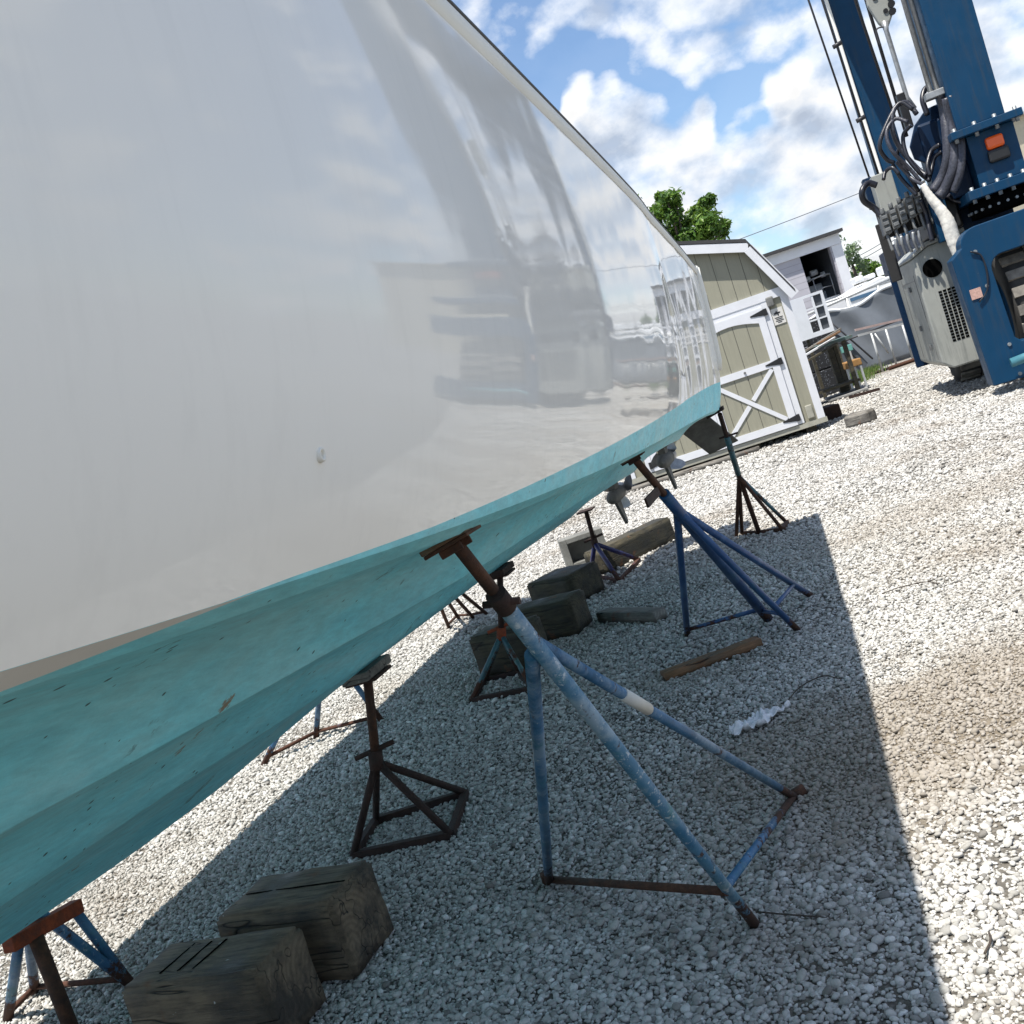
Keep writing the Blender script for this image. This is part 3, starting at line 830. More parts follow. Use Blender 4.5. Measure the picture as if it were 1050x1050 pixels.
# outboard motors on the transom
def outboard(n0, hub, tilt):
    cw = MB()
    ax = W(0, 1, 0)
    nn = NA(hub)[0]
    def ring(cn, ca, z, w, l):
        pts = []
        for k in range(16):
            t = k * 2 * math.pi / 16
            c_, s_ = math.cos(t), math.sin(t)
            pts.append(W(cn + w * math.copysign(abs(c_) ** .7, c_), ca + l * math.copysign(abs(s_) ** .7, s_), z))
        return pts
    rows = [ring(nn, 8.62, 1.45, .15, .22), ring(nn, 8.60, 1.62, .19, .28), ring(nn, 8.57, 1.95, .18, .30), ring(nn, 8.52, 2.08, .12, .2)]
    vs = [q for r in rows for q in r]
    cw.add(vs, [(i * 16 + k, i * 16 + (k + 1) % 16, (i + 1) * 16 + (k + 1) % 16, (i + 1) * 16 + k) for i in range(3) for k in range(16)] + [tuple(range(48, 64)), tuple(range(15, -1, -1))], 0, True)
    om = cw.build('outboard_motor', 'engine_white', boat)
    MB().nab(nn - .12, nn + .12, AT + .002, 8.5, 1.30, 1.52).build('motor_bracket', 'box_grey_dark', om, bevel=.01)
    lw = MB()
    hz = hub.z
    b0 = W(nn, 8.62, 1.45); b1 = W(nn, 8.62, hz + .12)
    lw.obox(W(nn - .05, 8.48, hz + .10), W(.10, 0, 0), W(0, .24, 0), Vector((0, 0, 1.46 - hz - .10)))
    lw.obox(W(nn - .13, 8.40, hz + .16), W(.26, 0, 0), W(0, .46, 0), Vector((0, 0, .015)))
    lw.tube([W(nn, 8.22, hz), W(nn, 8.30, hz), W(nn, 8.45, hz), W(nn, 8.72, hz)], [.012, .045, .062, .062], 16, 1)
    lw.prism([W(nn - .012, 8.40, hz - .04), W(nn - .012, 8.62, hz - .04), W(nn - .012, 8.66, hz - .26), W(nn - .012, 8.60, hz - .27)], W(.024, 0, 0), 1)
    lw.obox(W(nn - .03, 8.45, hz + .03), W(.06, 0, 0), W(0, .2, 0), Vector((0, 0, .1)), 1)
    lw.build('lower_unit', ['fouled', 'tab_metal'], om)
    pr = MB()
    pr.tube([W(nn, 8.725, hz), W(nn, 8.80, hz), W(nn, 8.86, hz)], [.058, .060, .066], 20, 0, False)
    pr.disc(W(nn, 8.80, hz), ax, .042, .01, 16, 1)
    for k in range(3):
        t = tilt + k * 2 * math.pi / 3
        rd = W(math.cos(t), 0, math.sin(t)); tg = W(-math.sin(t), 0, math.cos(t))
        c0 = W(nn, 8.79, hz)
        q = []
        for (rr_, wd_, sw) in ((.055, .035, 0), (.095, .055, .01), (.125, .045, .03), (.15, .02, .045)):
            q.append((c0 + rd * rr_ - tg * (wd_ - sw) - ax * .04, c0 + rd * rr_ + tg * (wd_ + sw) + ax * .04))
        vs = [x for a_ in q for x in a_]
        vs2 = [x + ax * .008 for x in vs]
        pr.add(vs, [(2 * i, 2 * i + 1, 2 * i + 3, 2 * i + 2) for i in range(3)], 0, True)
        pr.add(vs2, [(2 * i, 2 * i + 2, 2 * i + 3, 2 * i + 1) for i in range(3)], 0, True)
    pr.build('propeller', ['aluminium', 'hole'], om)
outboard(0, PA(686, 467, 8.86), .9)
outboard(0, PA(637, 502, 8.86), .3)

# ------------------------------------------------------------------ boat stands
def on_axis(p, q, px, py):
    best = None
    for k in range(401):
        t = k / 400; c = p.lerp(q, t); x, y = proj(c.x, c.y, c.z); e = (x - px) ** 2 + (y - py) ** 2
        if best is None or e < best[0]: best = (e, c)
    return best[1]
def bottom_z(n, a):
    pts = sorted(bottom_pts(a)); x = abs(n - NC)
    for i in range(len(pts) - 1):
        if pts[i][0] <= x <= pts[i + 1][0]:
            t = (x - pts[i][0]) / max(1e-6, pts[i + 1][0] - pts[i][0]); return pts[i][1] + t * (pts[i + 1][1] - pts[i][1])
    return pts[-1][1]
def hit_bottom(px, py):
    best = None
    for k in range(400):
        n = NC + 1.30 - 1.28 * k / 400
        p = PN(px, py, n); _, a, z = NA(p)
        if a > 9 or a < .3: continue
        e = abs(z - bottom_z(n, min(a, AT)))
        if best is None or e < best[0]: best = (e, p)
    return best[1]

def pad_at(root, p, up_, size, mats, blk='timber_wet'):
    """square steel pad plate with a wood block on it, lying against the hull"""
    up_ = Vector(up_).normalized()
    x = W(0, 1, 0); x = (x - up_ * x.dot(up_)).normalized(); y = up_.cross(x)
    m = MB()
    m.obox(p - x * size / 2 - y * size / 2 - up_ * .024, x * size, y * size, up_ * .007)
    for s_ in (-.30, .30): m.obox(p + x * size * s_ - x * .004 - y * size * .25 - up_ * .038, x * .006, y * size * .5, up_ * .0142)
    pd = m.build('pad', mats, root, bevel=.002)
    MB().obox(p - x * size * .52 - y * size * .52 - up_ * .0168, x * size * 1.04, y * size * 1.04, up_ * .016).build('pad_block', blk, pd, bevel=.003)

BN = lambda s_: W(s_ * math.sin(math.radians(-20)), 0, math.cos(math.radians(20))) if False else W(-s_ * .34, 0, .94)

def leg(root, p, q, r, mat, seg=12):
    return MB().tube([p, p.lerp(q, .5), q], r, seg).build('leg', mat, root)

# --- the big pale blue stand in front
A_, B_, C_ = G(563, 905), G(775, 949), G(816, 818)
padp = hit_bottom(458, 545)
st = thing('boat_stand', (A_ + B_ + C_) / 3, 'tall scuffed pale blue jack stand with a white taped leg', 'boat stand', 'jack stands along the near side of the hull')
axis = (padp - B_).normalized()
apex = on_axis(B_, padp, 522, 619)
top = padp - axis * .03
mt = MB(); mt.tube([B_, B_.lerp(apex, .33), B_.lerp(apex, .36), apex], [.0150, .0158, .0168, .0172], 14); mt.build('main_tube', 'blue_pale', st)
col = MB(); col.tube([apex - axis * .005, apex + axis * .04], .0205, 14); col.tube([apex + axis * .02 - W(.035, 0, 0), apex + axis * .02 + W(.035, 0, -.01)], .007, 8)
col.build('collar', 'rust_dark', st)
MB().tube([apex + axis * .05, top], .0125, 12).build('screw_pole', 'rust', st)
ja = B_.lerp(apex, .90); jc = B_.lerp(apex, .93)
leg(st, A_, ja + W(-.02, 0, 0), .0148, 'blue_old')
lc = MB(); lc.tube([C_, C_.lerp(jc, .5), jc], .0130, 12); lco = lc.build('leg', 'blue_old', st)
MB().tube([C_.lerp(jc, .695), C_.lerp(jc, .775)], .0150, 12).build('tape_wrap', 'tape', lco)
bm_ = B_.lerp(apex, .17)
s1 = MB(); s1.tube([A_ + Vector((0, 0, .012)), bm_ + Vector((0, 0, -.012))], .0125, 10); s1.build('stretcher', 'rust', st)
s2 = MB(); s2.tube([bm_, C_ + Vector((0, 0, .012))], .0125, 10); s2.build('stretcher', 'blue_old', st)
MB().disc(A_ + Vector((0, 0, .02)), (0, 0, 1), .022, .035, 12).build('foot', 'rust', st)
MB().disc(C_ + Vector((.01, 0, .012)), (1, 0, .2), .022, .06, 12).build('foot', 'rust', st)
pad_at(st, padp, W(-.22, 0, .975), .088, 'rust')

# --- the deep blue four legged stand behind it
fA, fM, fB, fC = G(705, 652), G(789, 636), G(819, 647), G(832, 611)
padp = hit_bottom(647, 466)
base = (fA + fM + fB + fC) / 4
st = thing('boat_stand', base, 'deep blue four legged jack stand between the pale blue stand and the stern', 'boat stand', 'jack stands along the near side of the hull')
axis = (padp - fM).normalized()
apex = on_axis(fM, padp, 696, 520)
up2 = on_axis(fM, padp, 684, 504)
MB().tube([fM, apex, up2], .028, 14).build('main_tube', 'blue_new', st)
MB().tube([up2 - axis * .02, padp - axis * .03], .0175, 12).build('screw_pole', 'rust', st)
q = on_axis(fM, padp, 676, 495); h_ = MB()
e1 = PN(675, 503, NA(q)[0]); e2 = PN(663, 516, NA(q)[0]); h_.tube([q, e1], .008, 8); h_.bar(e1, e2, .040, .010, W(.3, 1, 0))
h_.build('turning_handle', 'rust_dark', st)
for f_, mm, r_ in ((fA, 'blue_new', .0185), (fB, 'blue_new', .0175), (fC, 'blue_new', .0185)):
    leg(st, f_, apex + (f_ - apex).normalized() * .02, r_, mm)
MB().tube([fA.lerp(apex, .06), fM.lerp(apex, .12)], .012, 10).build('stretcher', 'blue_new', st)
MB().tube([fM.lerp(apex, .10), fB.lerp(apex, .16)], .012, 10).build('stretcher', 'blue_new', st)
MB().tube([fB.lerp(apex, .22), fC.lerp(apex, .16)], .012, 10).build('stretcher', 'blue_new', st)
pad_at(st, padp, W(-.22, 0, .975), .10, 'rust_dark')

# --- the rusty stand under the corner of the transom
fs_ = [G(755, 551), G(761, 549), G(779, 548), G(804, 545), G(808, 537)]
base = sum(fs_, Vector()) / 5
ph = W(-.60 + .0, 7.93, 0); 
padp = PA(737, 421, 7.92)
st = thing('boat_stand', base, 'rusty jack stand with dark green pole under the corner of the transom', 'boat stand', 'jack stands along the near side of the hull')
apex = PA(757, 486, 8.45)
axis = (apex - padp).normalized()
MB().tube([fs_[2], apex, apex - axis * .02], .020, 12).build('main_tube', 'rust', st)
MB().tube([apex + axis * .0, padp + axis * .30], .024, 12).build('pole_sleeve', 'teal_old', st)
MB().tube([padp + axis * .32, padp + axis * .04], .018, 12).build('screw_pole', 'rust_dark', st)
MB().tube([padp + axis * .30 - W(.06, 0, 0), padp + axis * .30 + W(.09, 0, .0)], .008, 8).build('turning_handle', 'rust_dark', st)
for i in (0, 1, 3, 4): leg(st, fs_[i], apex + Vector((0, 0, -.02)), .0155, 'rust' if i < 4 else 'teal_old', 10)
for i, j in ((1, 2), (2, 3), (3, 4)):
    MB().bar(fs_[i] + Vector((0, 0, .02)), fs_[j] + Vector((0, 0, .02)), .03, .03).build('stretcher', 'rust', st)
MB().obox(padp + W(-.10, -.05, -.035), W(.14, 0, .03), W(0, .12, 0), Vector((0, 0, .03))).build('pad', 'rust_dark', st, bevel=.004)

# --- low stands under the keel
def keel_stand(label, feet, collar, padc, legm, polem, collarm, low='rust_dark', hi=.0, blk=None, rl=.016, handle=True):
    base = sum(feet, Vector()) / len(feet)
    st = thing('keel_stand', base, label, 'boat stand', 'low stands under the keel')
    ax = (padc - collar).normalized()
    for f_ in feet: leg(st, f_ + Vector((0, 0, .02)), collar - ax * .03, rl, legm, 10)
    n = len(feet)
    for i in range(n):
        MB().bar(feet[i] + Vector((0, 0, .018)), feet[(i + 1) % n] + Vector((0, 0, .018)), .034, .034).build('base_rail', low, st, bevel=.003)
    MB().tube([collar - ax * .06, collar + ax * .02], .030, 12).build('collar', collarm, st)
    MB().tube([collar + ax * .0, padc - ax * .03], .0195, 12).build('screw_pole', polem, st)
    if handle: MB().tube([collar + ax * .01 - W(.085, .02, 0), collar + ax * .01 + W(.085, .02, .02)], .011, 8).build('turning_handle', collarm, st)
    pd = MB().obox(padc + W(-.07, -.09, -.03), W(.14, 0, 0), W(0, .18, 0), Vector((0, 0, .014))).build('pad', 'rust_dark', st, bevel=.003)
    if blk:
        MB().obox(padc + W(-.06, -.13, -.015), W(.12, 0, 0), W(0, .26, 0), Vector((0, 0, .038))).build('pad_block', blk, pd, bevel=.005)
    return st
def on_keel(px, py, a):
    return PA(px, py, a)
n5 = -1.99
cz = PN(385, 774, n5); a5 = NA(cz)[1]
keel_stand('rusty low stand under the keel just behind the two big timbers', [G(364, 881), G(464, 860), G(479, 817), G(387, 845)],
           cz, W(NC - .01, a5 + .02, zke(a5) - .022), 'rust_dark', 'rust', 'rust_dark', blk='timber_grey')
cz = PN(514, 646, -2.02); a6 = NA(cz)[1]
k6 = keel_stand('low stand with an orange collar and faded teal legs in front of a dark timber', [G(485, 721), G(547, 709), G(533, 692), G(498, 700)],
           cz, W(NC, a6 - .02, zke(a6) - .02), 'teal_old', 'rust_dark', 'rust_orange', blk='rust_dark')
br = MB(); q = W(NC, a6 - .02, zke(a6) - .04); br.tube([q + W(0, -.20, .0), q + W(-.05, 0, -.15)], .011, 8); br.build('brace', 'rust_dark', k6)
cz = PN(609, 554, -1.92); a7 = NA(cz)[1]
keel_stand('squat violet blue stand beside the concrete block', [G(606, 592), G(636, 598), G(656, 576), G(622, 572)],
           cz, W(NC, a7 - .02, zke(min(a7, AT)) - .02), 'navy', 'rust_dark', 'rust_dark', low='navy', rl=.020)

# --- stands on the far side of the hull
def far_stand(label, feet, apex, padn, legm, polem, coll, extra=None, rl=.016):
    base = sum(feet, Vector()) / len(feet)
    st = thing('boat_stand', base, label, 'boat stand', 'jack stands along the far side of the hull')
    _, aa, _ = NA(apex)
    pd = W(padn, aa, bottom_z(padn, aa) - .02)
    ax = (pd - apex).normalized()
    for f_ in feet: leg(st, f_, apex, rl, legm, 10)
    for i in range(len(feet) - 1):
        MB().tube([feet[i].lerp(apex, .07), feet[i + 1].lerp(apex, .07)], .012, 8).build('stretcher', legm, st)
    MB().tube([apex - ax * .04, apex + ax * .05], .028, 12).build('collar', coll, st)
    MB().tube([apex, pd - ax * .03], .018, 10).build('screw_pole', polem, st)
    pad_at(st, pd, W(.34, 0, .94), .15, 'rust_dark')
    return st
ap = PN(30, 935, -2.9)
s4 = far_stand('blue stand with a red top bar and a rust brown front leg', [G(8, 1046), G(36, 1018), G(134, 1009)], ap + Vector((0, 0, .04)), -2.85, 'blue_old', 'rust', 'rust_orange', rl=.019)
p0, p1 = PN(8, 970, -2.88), PN(80, 929, -2.88)
MB().bar(p0, p1, .05, .05).build('top_bar', 'rust_orange', s4, bevel=.004)
MB().tube([PN(37, 962, -2.86), G(80, 1072)], .026, 12).build('leg', 'rust', s4)
MB().tube([PN(74, 930, -2.88), G(134, 1009)], .019, 12).build('leg', 'blue_old', s4)
far_stand('blue stand past the keel on the sunlit far side of the hull', [G(270, 785), G(324, 757), G(392, 740)], W(-3.12, 5.72, .62), -3.0, 'blue_old', 'rust', 'rust_dark', rl=.018)
far_stand('brown four legged stand farthest back on the far side, half in the shadow', [G(461, 645), G(471, 635), G(486, 634), G(501, 631)], W(-3.12, 8.0, .75) if False else W(-3.12, 7.7, .72), -2.95, 'rust', 'rust', 'rust_dark', rl=.016)

# ------------------------------------------------------------------ timbers and blocks
def timber(name, label, c0, lv, wv, h, mat, z0=0.0, group='timbers under the boat', cat='timber', rnd=.016):
    """solid beam: corner on the ground, length and width vectors; its own slightly worn, chipped mesh"""
    c0, lv, wv = Vector(c0), Vector(lv), Vector(wv)
    ang = math.atan2(lv.y, lv.x)
    Lh, Wd = lv.length, wv.length
    sgn = 1 if lv.x * wv.y - lv.y * wv.x > 0 else -1
    bm = bmesh.new(); bmesh.ops.create_cube(bm, size=1)
    for v in bm.verts: v.co = Vector(((v.co.x + .5) * Lh, (v.co.y + .5) * Wd * sgn, (v.co.z + .5) * h))
    bmesh.ops.recalc_face_normals(bm, faces=bm.faces[:])
    bmesh.ops.bevel(bm, geom=bm.edges[:], offset=rnd, segments=2, affect='EDGES')
    bmesh.ops.subdivide_edges(bm, edges=[e for e in bm.edges if e.calc_length() > .08], cuts=5, use_grid_fill=True)
    sd = random.uniform(0, 50)
    bm.normal_update()
    for v in bm.verts:
        d = mnoise.noise(v.co * 9 + Vector((sd, sd, 0))) * .006 + mnoise.noise(v.co * 30 + Vector((0, sd, sd))) * .003
        v.co += v.normal * d
    bmesh.ops.recalc_face_normals(bm, faces=bm.faces[:])
    me = bpy.data.meshes.new(name); bm.to_mesh(me); bm.free()
    for p in me.polygons: p.use_smooth = True
    me.materials.append(M[mat])
    o = bpy.data.objects.new(name, me); COL.objects.link(o)
    o.location = c0 + Vector((0, 0, z0)); o.rotation_euler = (0, 0, ang)
    return tag(o, label, cat, group)

def mark(parent, p, q, w):
    """narrow raised black bar painted as the shade of a slot in a timber top, given in its own axes"""
    p, q = Vector(p), Vector(q); ORIGIN[parent.name] = Vector((0, 0, 0))
    MB().bar(p, q, w, .002).build('saw_cut_shade', 'hole', parent)
tb1 = timber('timber_block', 'thick stained timber block at the bottom edge of the picture, standing nearest the lens', W(-1.845, 2.66), W(-.53, .05), W(-.02, -.255), .265, 'timber_wet')
tb2 = timber('timber_block', 'cracked timber block with pale paint spots, tight behind the nearest one', W(-1.785, 2.735), W(-.47, .05), W(.025, .29), .275, 'timber_wet')
for x_ in (.27, .33, .40): mark(tb1, (x_, .035, .2660), (x_ + .015, .19, .2660), .007)
mark(tb2, (.02, -.14, .2755), (.44, -.155, .2755), .006)
timber('timber_block', 'mossy brown timber block tilted before the violet blue stand', W(-2.015, 7.75), W(-.42, .20), W(.19, .38), .25, 'timber_dark')
timber('timber_block', 'dark timber block between the orange collared stand and the mossy block', W(-1.80, 6.72), W(-.55, .10), W(.05, .30), .26, 'timber_dark')
timber('timber_block', 'dark square timber right behind the orange collared stand', W(-1.95, 6.06), W(-.42, .08), W(.05, .26), .30, 'timber_dark')
timber('timber_beam', 'long greenish beam lying beyond the concrete block', W(-1.93, 8.78), W(.56, .86), W(-.20, .12), .23, 'timber_dark')
timber('timber_offcut', 'short grey offcut lying alone in the shade', G(614, 639), G(672, 640) - G(614, 639), W(.06, .10), .075, 'timber_grey', cat='wood offcut', rnd=.004)
pk = G(684, 700); pk2 = G(783, 663)
timber('wooden_plank', 'loose brown plank with a pale top lying on shaded gravel', pk, pk2 - pk, W(-.05, .075), .045, 'timber_brown', cat='plank', rnd=.003)
# hollow concrete block
cb = MB()
o = W(-2.48, 9.62, 0); x = W(.42, .12, 0); y = W(-.06, .20, 0); zz = Vector((0, 0, .30))
cb.obox(o, x * .16, y, zz); cb.obox(o + x * .84, x * .16, y, zz)
cb.obox(o + x * .1605, x * .679, y, Vector((0, 0, .05))); cb.obox(o + x * .1605 + Vector((0, 0, .25)), x * .679, y, Vector((0, 0, .05)))
cb.obox(o + x * .1605 + y * .8 + Vector((0, 0, .0505)), x * .679, y * .2, Vector((0, 0, .199)))
tag(cb.build('concrete_block', 'concrete', bevel=.006), 'hollow grey concrete block at the end of the long beam', 'concrete block')

# rag, twigs
rg = MB()
p0, p1 = G(752, 758), G(812, 728)
ex = (p1 - p0); ey = Vector((-ex.y, ex.x, 0)).normalized()
nu, nv = 44, 20
vs = []
for i in range(nu):
    for j in range(nv):
        u_, v_ = i / (nu - 1), j / (nv - 1) - .5
        wd_ = .105 * (math.sin(math.pi * min(1, u_ * 1.1 + .07)) ** .6) * (1 - .5 * max(0, u_ - .6) / .4)
        q = p0 + ex * u_ + ey * v_ * wd_
        h = .018 + .050 * abs(mnoise.noise(Vector((u_ * 6, v_ * 5, 3)))) + .035 * max(0, mnoise.noise(Vector((u_ * 13, v_ * 8, 9))))
        q += ey * .02 * mnoise.noise(Vector((u_ * 4, 2, 5)))
        vs.append((q.x, q.y, h))
rg.add(vs, [(i * nv + j, i * nv + j + 1, (i + 1) * nv + j + 1, (i + 1) * nv + j)[::-1] for i in range(nu - 1) for j in range(nv - 1)], 0, True)
ro = rg.build('rag', 'cloth'); so_ = ro.modifiers.new('thick', 'SOLIDIFY'); so_.thickness = .003
tag(ro, 'crumpled white rag lying on the gravel in the boat shadow', 'rag')
def twig(label, pts, r=.003):
    t = MB(); q = smooth_path([G(*p) + Vector((0, 0, .018)) for p in pts], 4); t.tube(q, [r] * (len(q) - 1) + [r * .5], 6)
    tag(t.build('twig', 'twig'), label, 'twig', 'twigs on the gravel')
twig('dark twig running up from the white rag', [(808, 724), (822, 708), (845, 697), (862, 700)])
twig('thin twig by the foot of the pale blue stand', [(778, 941), (810, 944), (850, 947)], .0025)
twig('bent twig beyond the shadow on sunlit gravel', [(905, 612), (925, 605), (950, 600), (965, 602)], .003)
twig('short twig lying on sunlit gravel near the bottom right', [(1012, 985), (1018, 972), (1016, 962)], .003)

# ------------------------------------------------------------------ garden shed
YR = 15.05
cr = G(848, 438); cr = Vector((D(846, 427, YR).x, YR, 0))       # front right corner
fd = Vector((-.985, .13, 0)).normalized()                        # along the front, to the left
bd = Vector((.13, .985, 0)).normalized()                         # to the back
def SF(px, py, off=0.0):                                         # point on the front of the shed -> (x along, z)
    r = ray(px, py); o = Vector((0, 0, EYE))
    nrm = -bd; k = (cr - bd * off - o).dot(nrm) / r.dot(nrm)
    q = o + r * k
    return ((q - cr).dot(fd), q.z)
def S(x, z, off=0.0): return cr + fd * x - bd * off + Vector((0, 0, z))
shed = thing('garden_shed', S(1.5, 0) + bd * 1.5, 'sage green barn roofed garden shed with white trimmed doors on skids', 'shed')
WD = 3.02; zb = SF(846, 427)[1]; ze = SF(810, 287)[1]; xk, zk = SF(764, 250); 
zr = zk + (WD / 2 - xk) * math.tan(math.radians(17.5))
outl = [(0, zb), (WD, zb), (WD, ze), (WD - xk, zk), (WD / 2, zr), (xk, zk), (0, ze)]
wl_ = MB(); wl_.prism([S(x, z) for x, z in outl], bd * 3.2)
wo = wl_.build('wall', 'siding', shed)
# put the grooves along the front: local x must follow the front, so turn the mesh about z
angf = math.atan2(fd.y, fd.x)
for v in wo.data.vertices: v.co = Matrix.Rotation(-angf, 3, 'Z') @ v.co
wo.rotation_euler = (0, 0, angf)
rf = MB()
ov = .14
def roofseg(x0, z0, x1, z1, th=.05):
    a, b_ = S(x0, z0, ov), S(x1, z1, ov)
    rf.obox(a, b_ - a, bd * (3.2 + 2 * ov), Vector((0, 0, th)))
sl = (zk - ze) / xk
roofseg(-.10, ze - .10 * sl + .004, xk, zk + .004); roofseg(WD + .10, ze - .10 * sl + .004, WD - xk, zk + .004)
roofseg(xk, zk + .004, WD / 2, zr + .004); roofseg(WD - xk, zk + .004, WD / 2, zr + .004)
rf.build('roof', 'shingle', shed)
tb = MB()
def board(p, q, w, th=.022, off=.001, mb=None, m=0):
    """flat board on the shed front between two (x, z) points, w wide"""
    p, q = Vector((p[0], 0, p[1])), Vector((q[0], 0, q[1])); d = (q - p).normalized(); s_ = Vector((-d.z, 0, d.x)) * w / 2
    pts = [p + s_, q + s_, q - s_, p - s_]
    (mb or tb).prism([S(t.x, t.z, off) for t in pts], -bd * th, m)
# barge boards following the gambrel
bo = ov - .03
board((-.08, ze - .08 * sl - .075), (xk, zk - .085), .15, .026, bo)
board((xk - .004, zk - .075), (WD / 2, zr - .075), .13, .0245, bo)
board((WD + .08, ze - .08 * sl - .075), (WD - xk, zk - .085), .15, .026, bo)
board((WD - xk + .004, zk - .075), (WD / 2, zr - .075), .13, .0245, bo)
# belt board, corner boards, door casing
bx0, bz0 = SF(797, 300); zbelt = SF(790, 302)[1]
board((0.0, zbelt), (WD, zbelt), .13, .030)
board((.055, zb), (.055, zbelt - .066), .11, .026); board((WD - .055, zb), (WD - .055, zbelt - .066), .11, .026)
xd = SF(814.3, 409)[0]; xd_t = SF(777.5, 318)[0]; xdr = (xd + xd_t) / 2 - .048
zd0 = SF(813, 437)[1]; zd1 = SF(786, 314)[1]
xdl = WD - xdr
board((xdr, zd0), (xdr, zbelt - .066), .095, .024); board((xdl, zd0), (xdl, zbelt - .066), .095, .024)
ztop = zbelt - .066 - .0
board((xdr + .0485, zd1 + .05), (xdl - .0485, zd1 + .05), .10, .022)
tb.build('trim', 'trim_white', shed)
def door_leaf(x0, x1, hinge):
    lf = MB(); lf.prism([S(x, z, .0305) for x, z in ((x0, zd0), (x1, zd0), (x1, zd1), (x0, zd1))], bd * .03)
    d = lf.build('door', 'siding', shed)
    for v in d.data.vertices: v.co = Matrix.Rotation(-angf, 3, 'Z') @ v.co
    d.rotation_euler = (0, 0, angf)
    ORIGIN[d.name] = ORIGIN[shed.name]
    fr = MB(); w = .105; of = .0310
    zm = SF(765, 382)[1]
    board((x0 + w / 2, zd0), (x0 + w / 2, zd1), w, .018, of, fr); board((x1 - w / 2, zd0), (x1 - w / 2, zd1), w, .018, of, fr)
    i0, i1 = x0 + w + .0005, x1 - w - .0005
    board((i0, zd0 + w / 2), (i1, zd0 + w / 2), w, .0175, of, fr)
    board((i0, zm), (i1, zm), w, .0175, of, fr)
    # arched head board
    pts = [(i0, zd1)] + [(i1, zd1)]
    arc = []
    for k in range(9):
        t = k / 8; arc.append((i1 + (i0 - i1) * t, zd1 - .20 + .085 * math.sin(math.pi * t)))
    fr.prism([S(x, z, of) for x, z in pts + arc], -bd * .0175)
    za, zb_ = zd0 + w + .001, zm - w / 2 - .001
    board((i0 + .02, za + .02), (i1 - .02, zb_ - .02), .062, .014, of, fr)
    # the second diagonal in two pieces, butted against the first
    mid = Vector(((i0 + i1) / 2, (za + zb_) / 2)); p = Vector((i0 + .02, zb_ - .02)); q = Vector((i1 - .02, za + .02)); dd = (q - p).normalized() * .05
    board(p, mid - dd, .062, .0135, of, fr); board(mid + dd, q, .062, .0135, of, fr)
    f_ = fr.build('door_frame', 'trim_white', d)
    f_.rotation_euler = (0, 0, -angf)
    xh = x0 if hinge < 0 else x1; sg = 1 if hinge < 0 else -1
    for zh in (zd1 - .075, zm, zd0 + .10):
        h = MB()
        h.prism([S(x, z, .0495) for x, z in ((xh + sg * .0, zh - .045), (xh + sg * .20, zh - .010), (xh + sg * .20, zh + .008), (xh, zh + .045))], -bd * .006)
        h.prism([S(x, z, .026) for x, z in ((xh - sg * .055, zh - .05), (xh - sg * .002, zh - .05), (xh - sg * .002, zh + .05), (xh - sg * .055, zh + .05))], -bd * .027)
        ho = h.build('hinge', 'plastic_black', d); ho.rotation_euler = (0, 0, -angf)
    kx = x1 - .05 if hinge < 0 else x0 + .05
    k_ = MB().disc(S(SF(763, 382)[0] if hinge < 0 else kx, zm, .058), bd, .017, .016, 14).build('door_knob', 'box_grey_dark', d); k_.rotation_euler = (0, 0, -angf)
xm = WD / 2
xs0 = xdr + .0485
door_leaf(xs0 + .004, xm - .002, -1); door_leaf(xm + .002, xdl - .0525, 1)
sg = MB(); sx0, sz0 = SF(795, 334); sx1, sz1 = SF(799, 318)
sc_ = SF(798, 324)
sgn = MB(); sgn.prism([S(x, z, .004) for x, z in ((sc_[0] - .085, sc_[1] - .12), (sc_[0] + .085, sc_[1] - .12), (sc_[0] + .085, sc_[1] + .12), (sc_[0] - .085, sc_[1] + .12))], -bd * .006)
sgo = sgn.build('sign', 'sign_white', shed)
sm = MB()
def q4(x0, x1, z0, z1): sm.prism([S(sc_[0] + x, sc_[1] + z, .0105) for x, z in ((x0, z0), (x1, z0), (x1, z1), (x0, z1))], -bd * .002)
sm.prism([S(sc_[0] + x, sc_[1] + z, .0105) for x, z in ((.05, .03), (-.03, .035), (-.045, .055), (.0, .06), (.01, .085), (.03, .06), (.055, .055))], -bd * .002)
q4(-.012, .006, .005, .03)
for k, (x0, x1) in enumerate(((-.06, .06), (-.05, .045), (-.06, .055), (-.03, .03))): q4(x0, x1, -.025 - .024 * k, -.013 - .024 * k)
sm.build('sign_mark', 'plastic_black', sgo)
lx, lz = SF(788, 306)
lm = MB(); lm.prism([S(lx + x, lz + z, .002) for x, z in ((-.05, -.13), (.05, -.13), (.055, .02), (-.055, .02))], -bd * .06)
lm.build('porch_lamp', 'fixture', shed, bevel=.02)
ox, oz = SF(830, 422)
om_ = MB(); om_.prism([S(ox + x, oz + z, .002) for x, z in ((-.05, -.10), (.05, -.10), (.05, .10), (-.05, .10))], -bd * .03)
om_.build('outlet_box', 'outlet', shed, bevel=.012)
fl = MB(); fl.obox(S(-.02, zb - .075, .03), fd * (WD + .04), bd * 3.2, Vector((0, 0, .073)))
fl.obox(S(.0, zb - .13, .055), fd * .0, bd * 0, Vector((0, 0, 0))) if False else None
fl.build('floor_rim', 'outlet', shed)
sk = MB()
for k in range(4): sk.obox(S(.15 + k * .85, .0, -.08), fd * .15, bd * 3.0, Vector((0, 0, zb - .076)))
sk.build('skid', 'timber_dark', shed)
# plank step leaning on the bottom of the shed doors
timber('wooden_plank', 'long grey plank laid along the foot of the shed', S(1.05, 0, .14), fd * 2.4, bd * .08, max(.05, zb - .10), 'timber_grey', group='boards by the shed', cat='plank', rnd=.004)

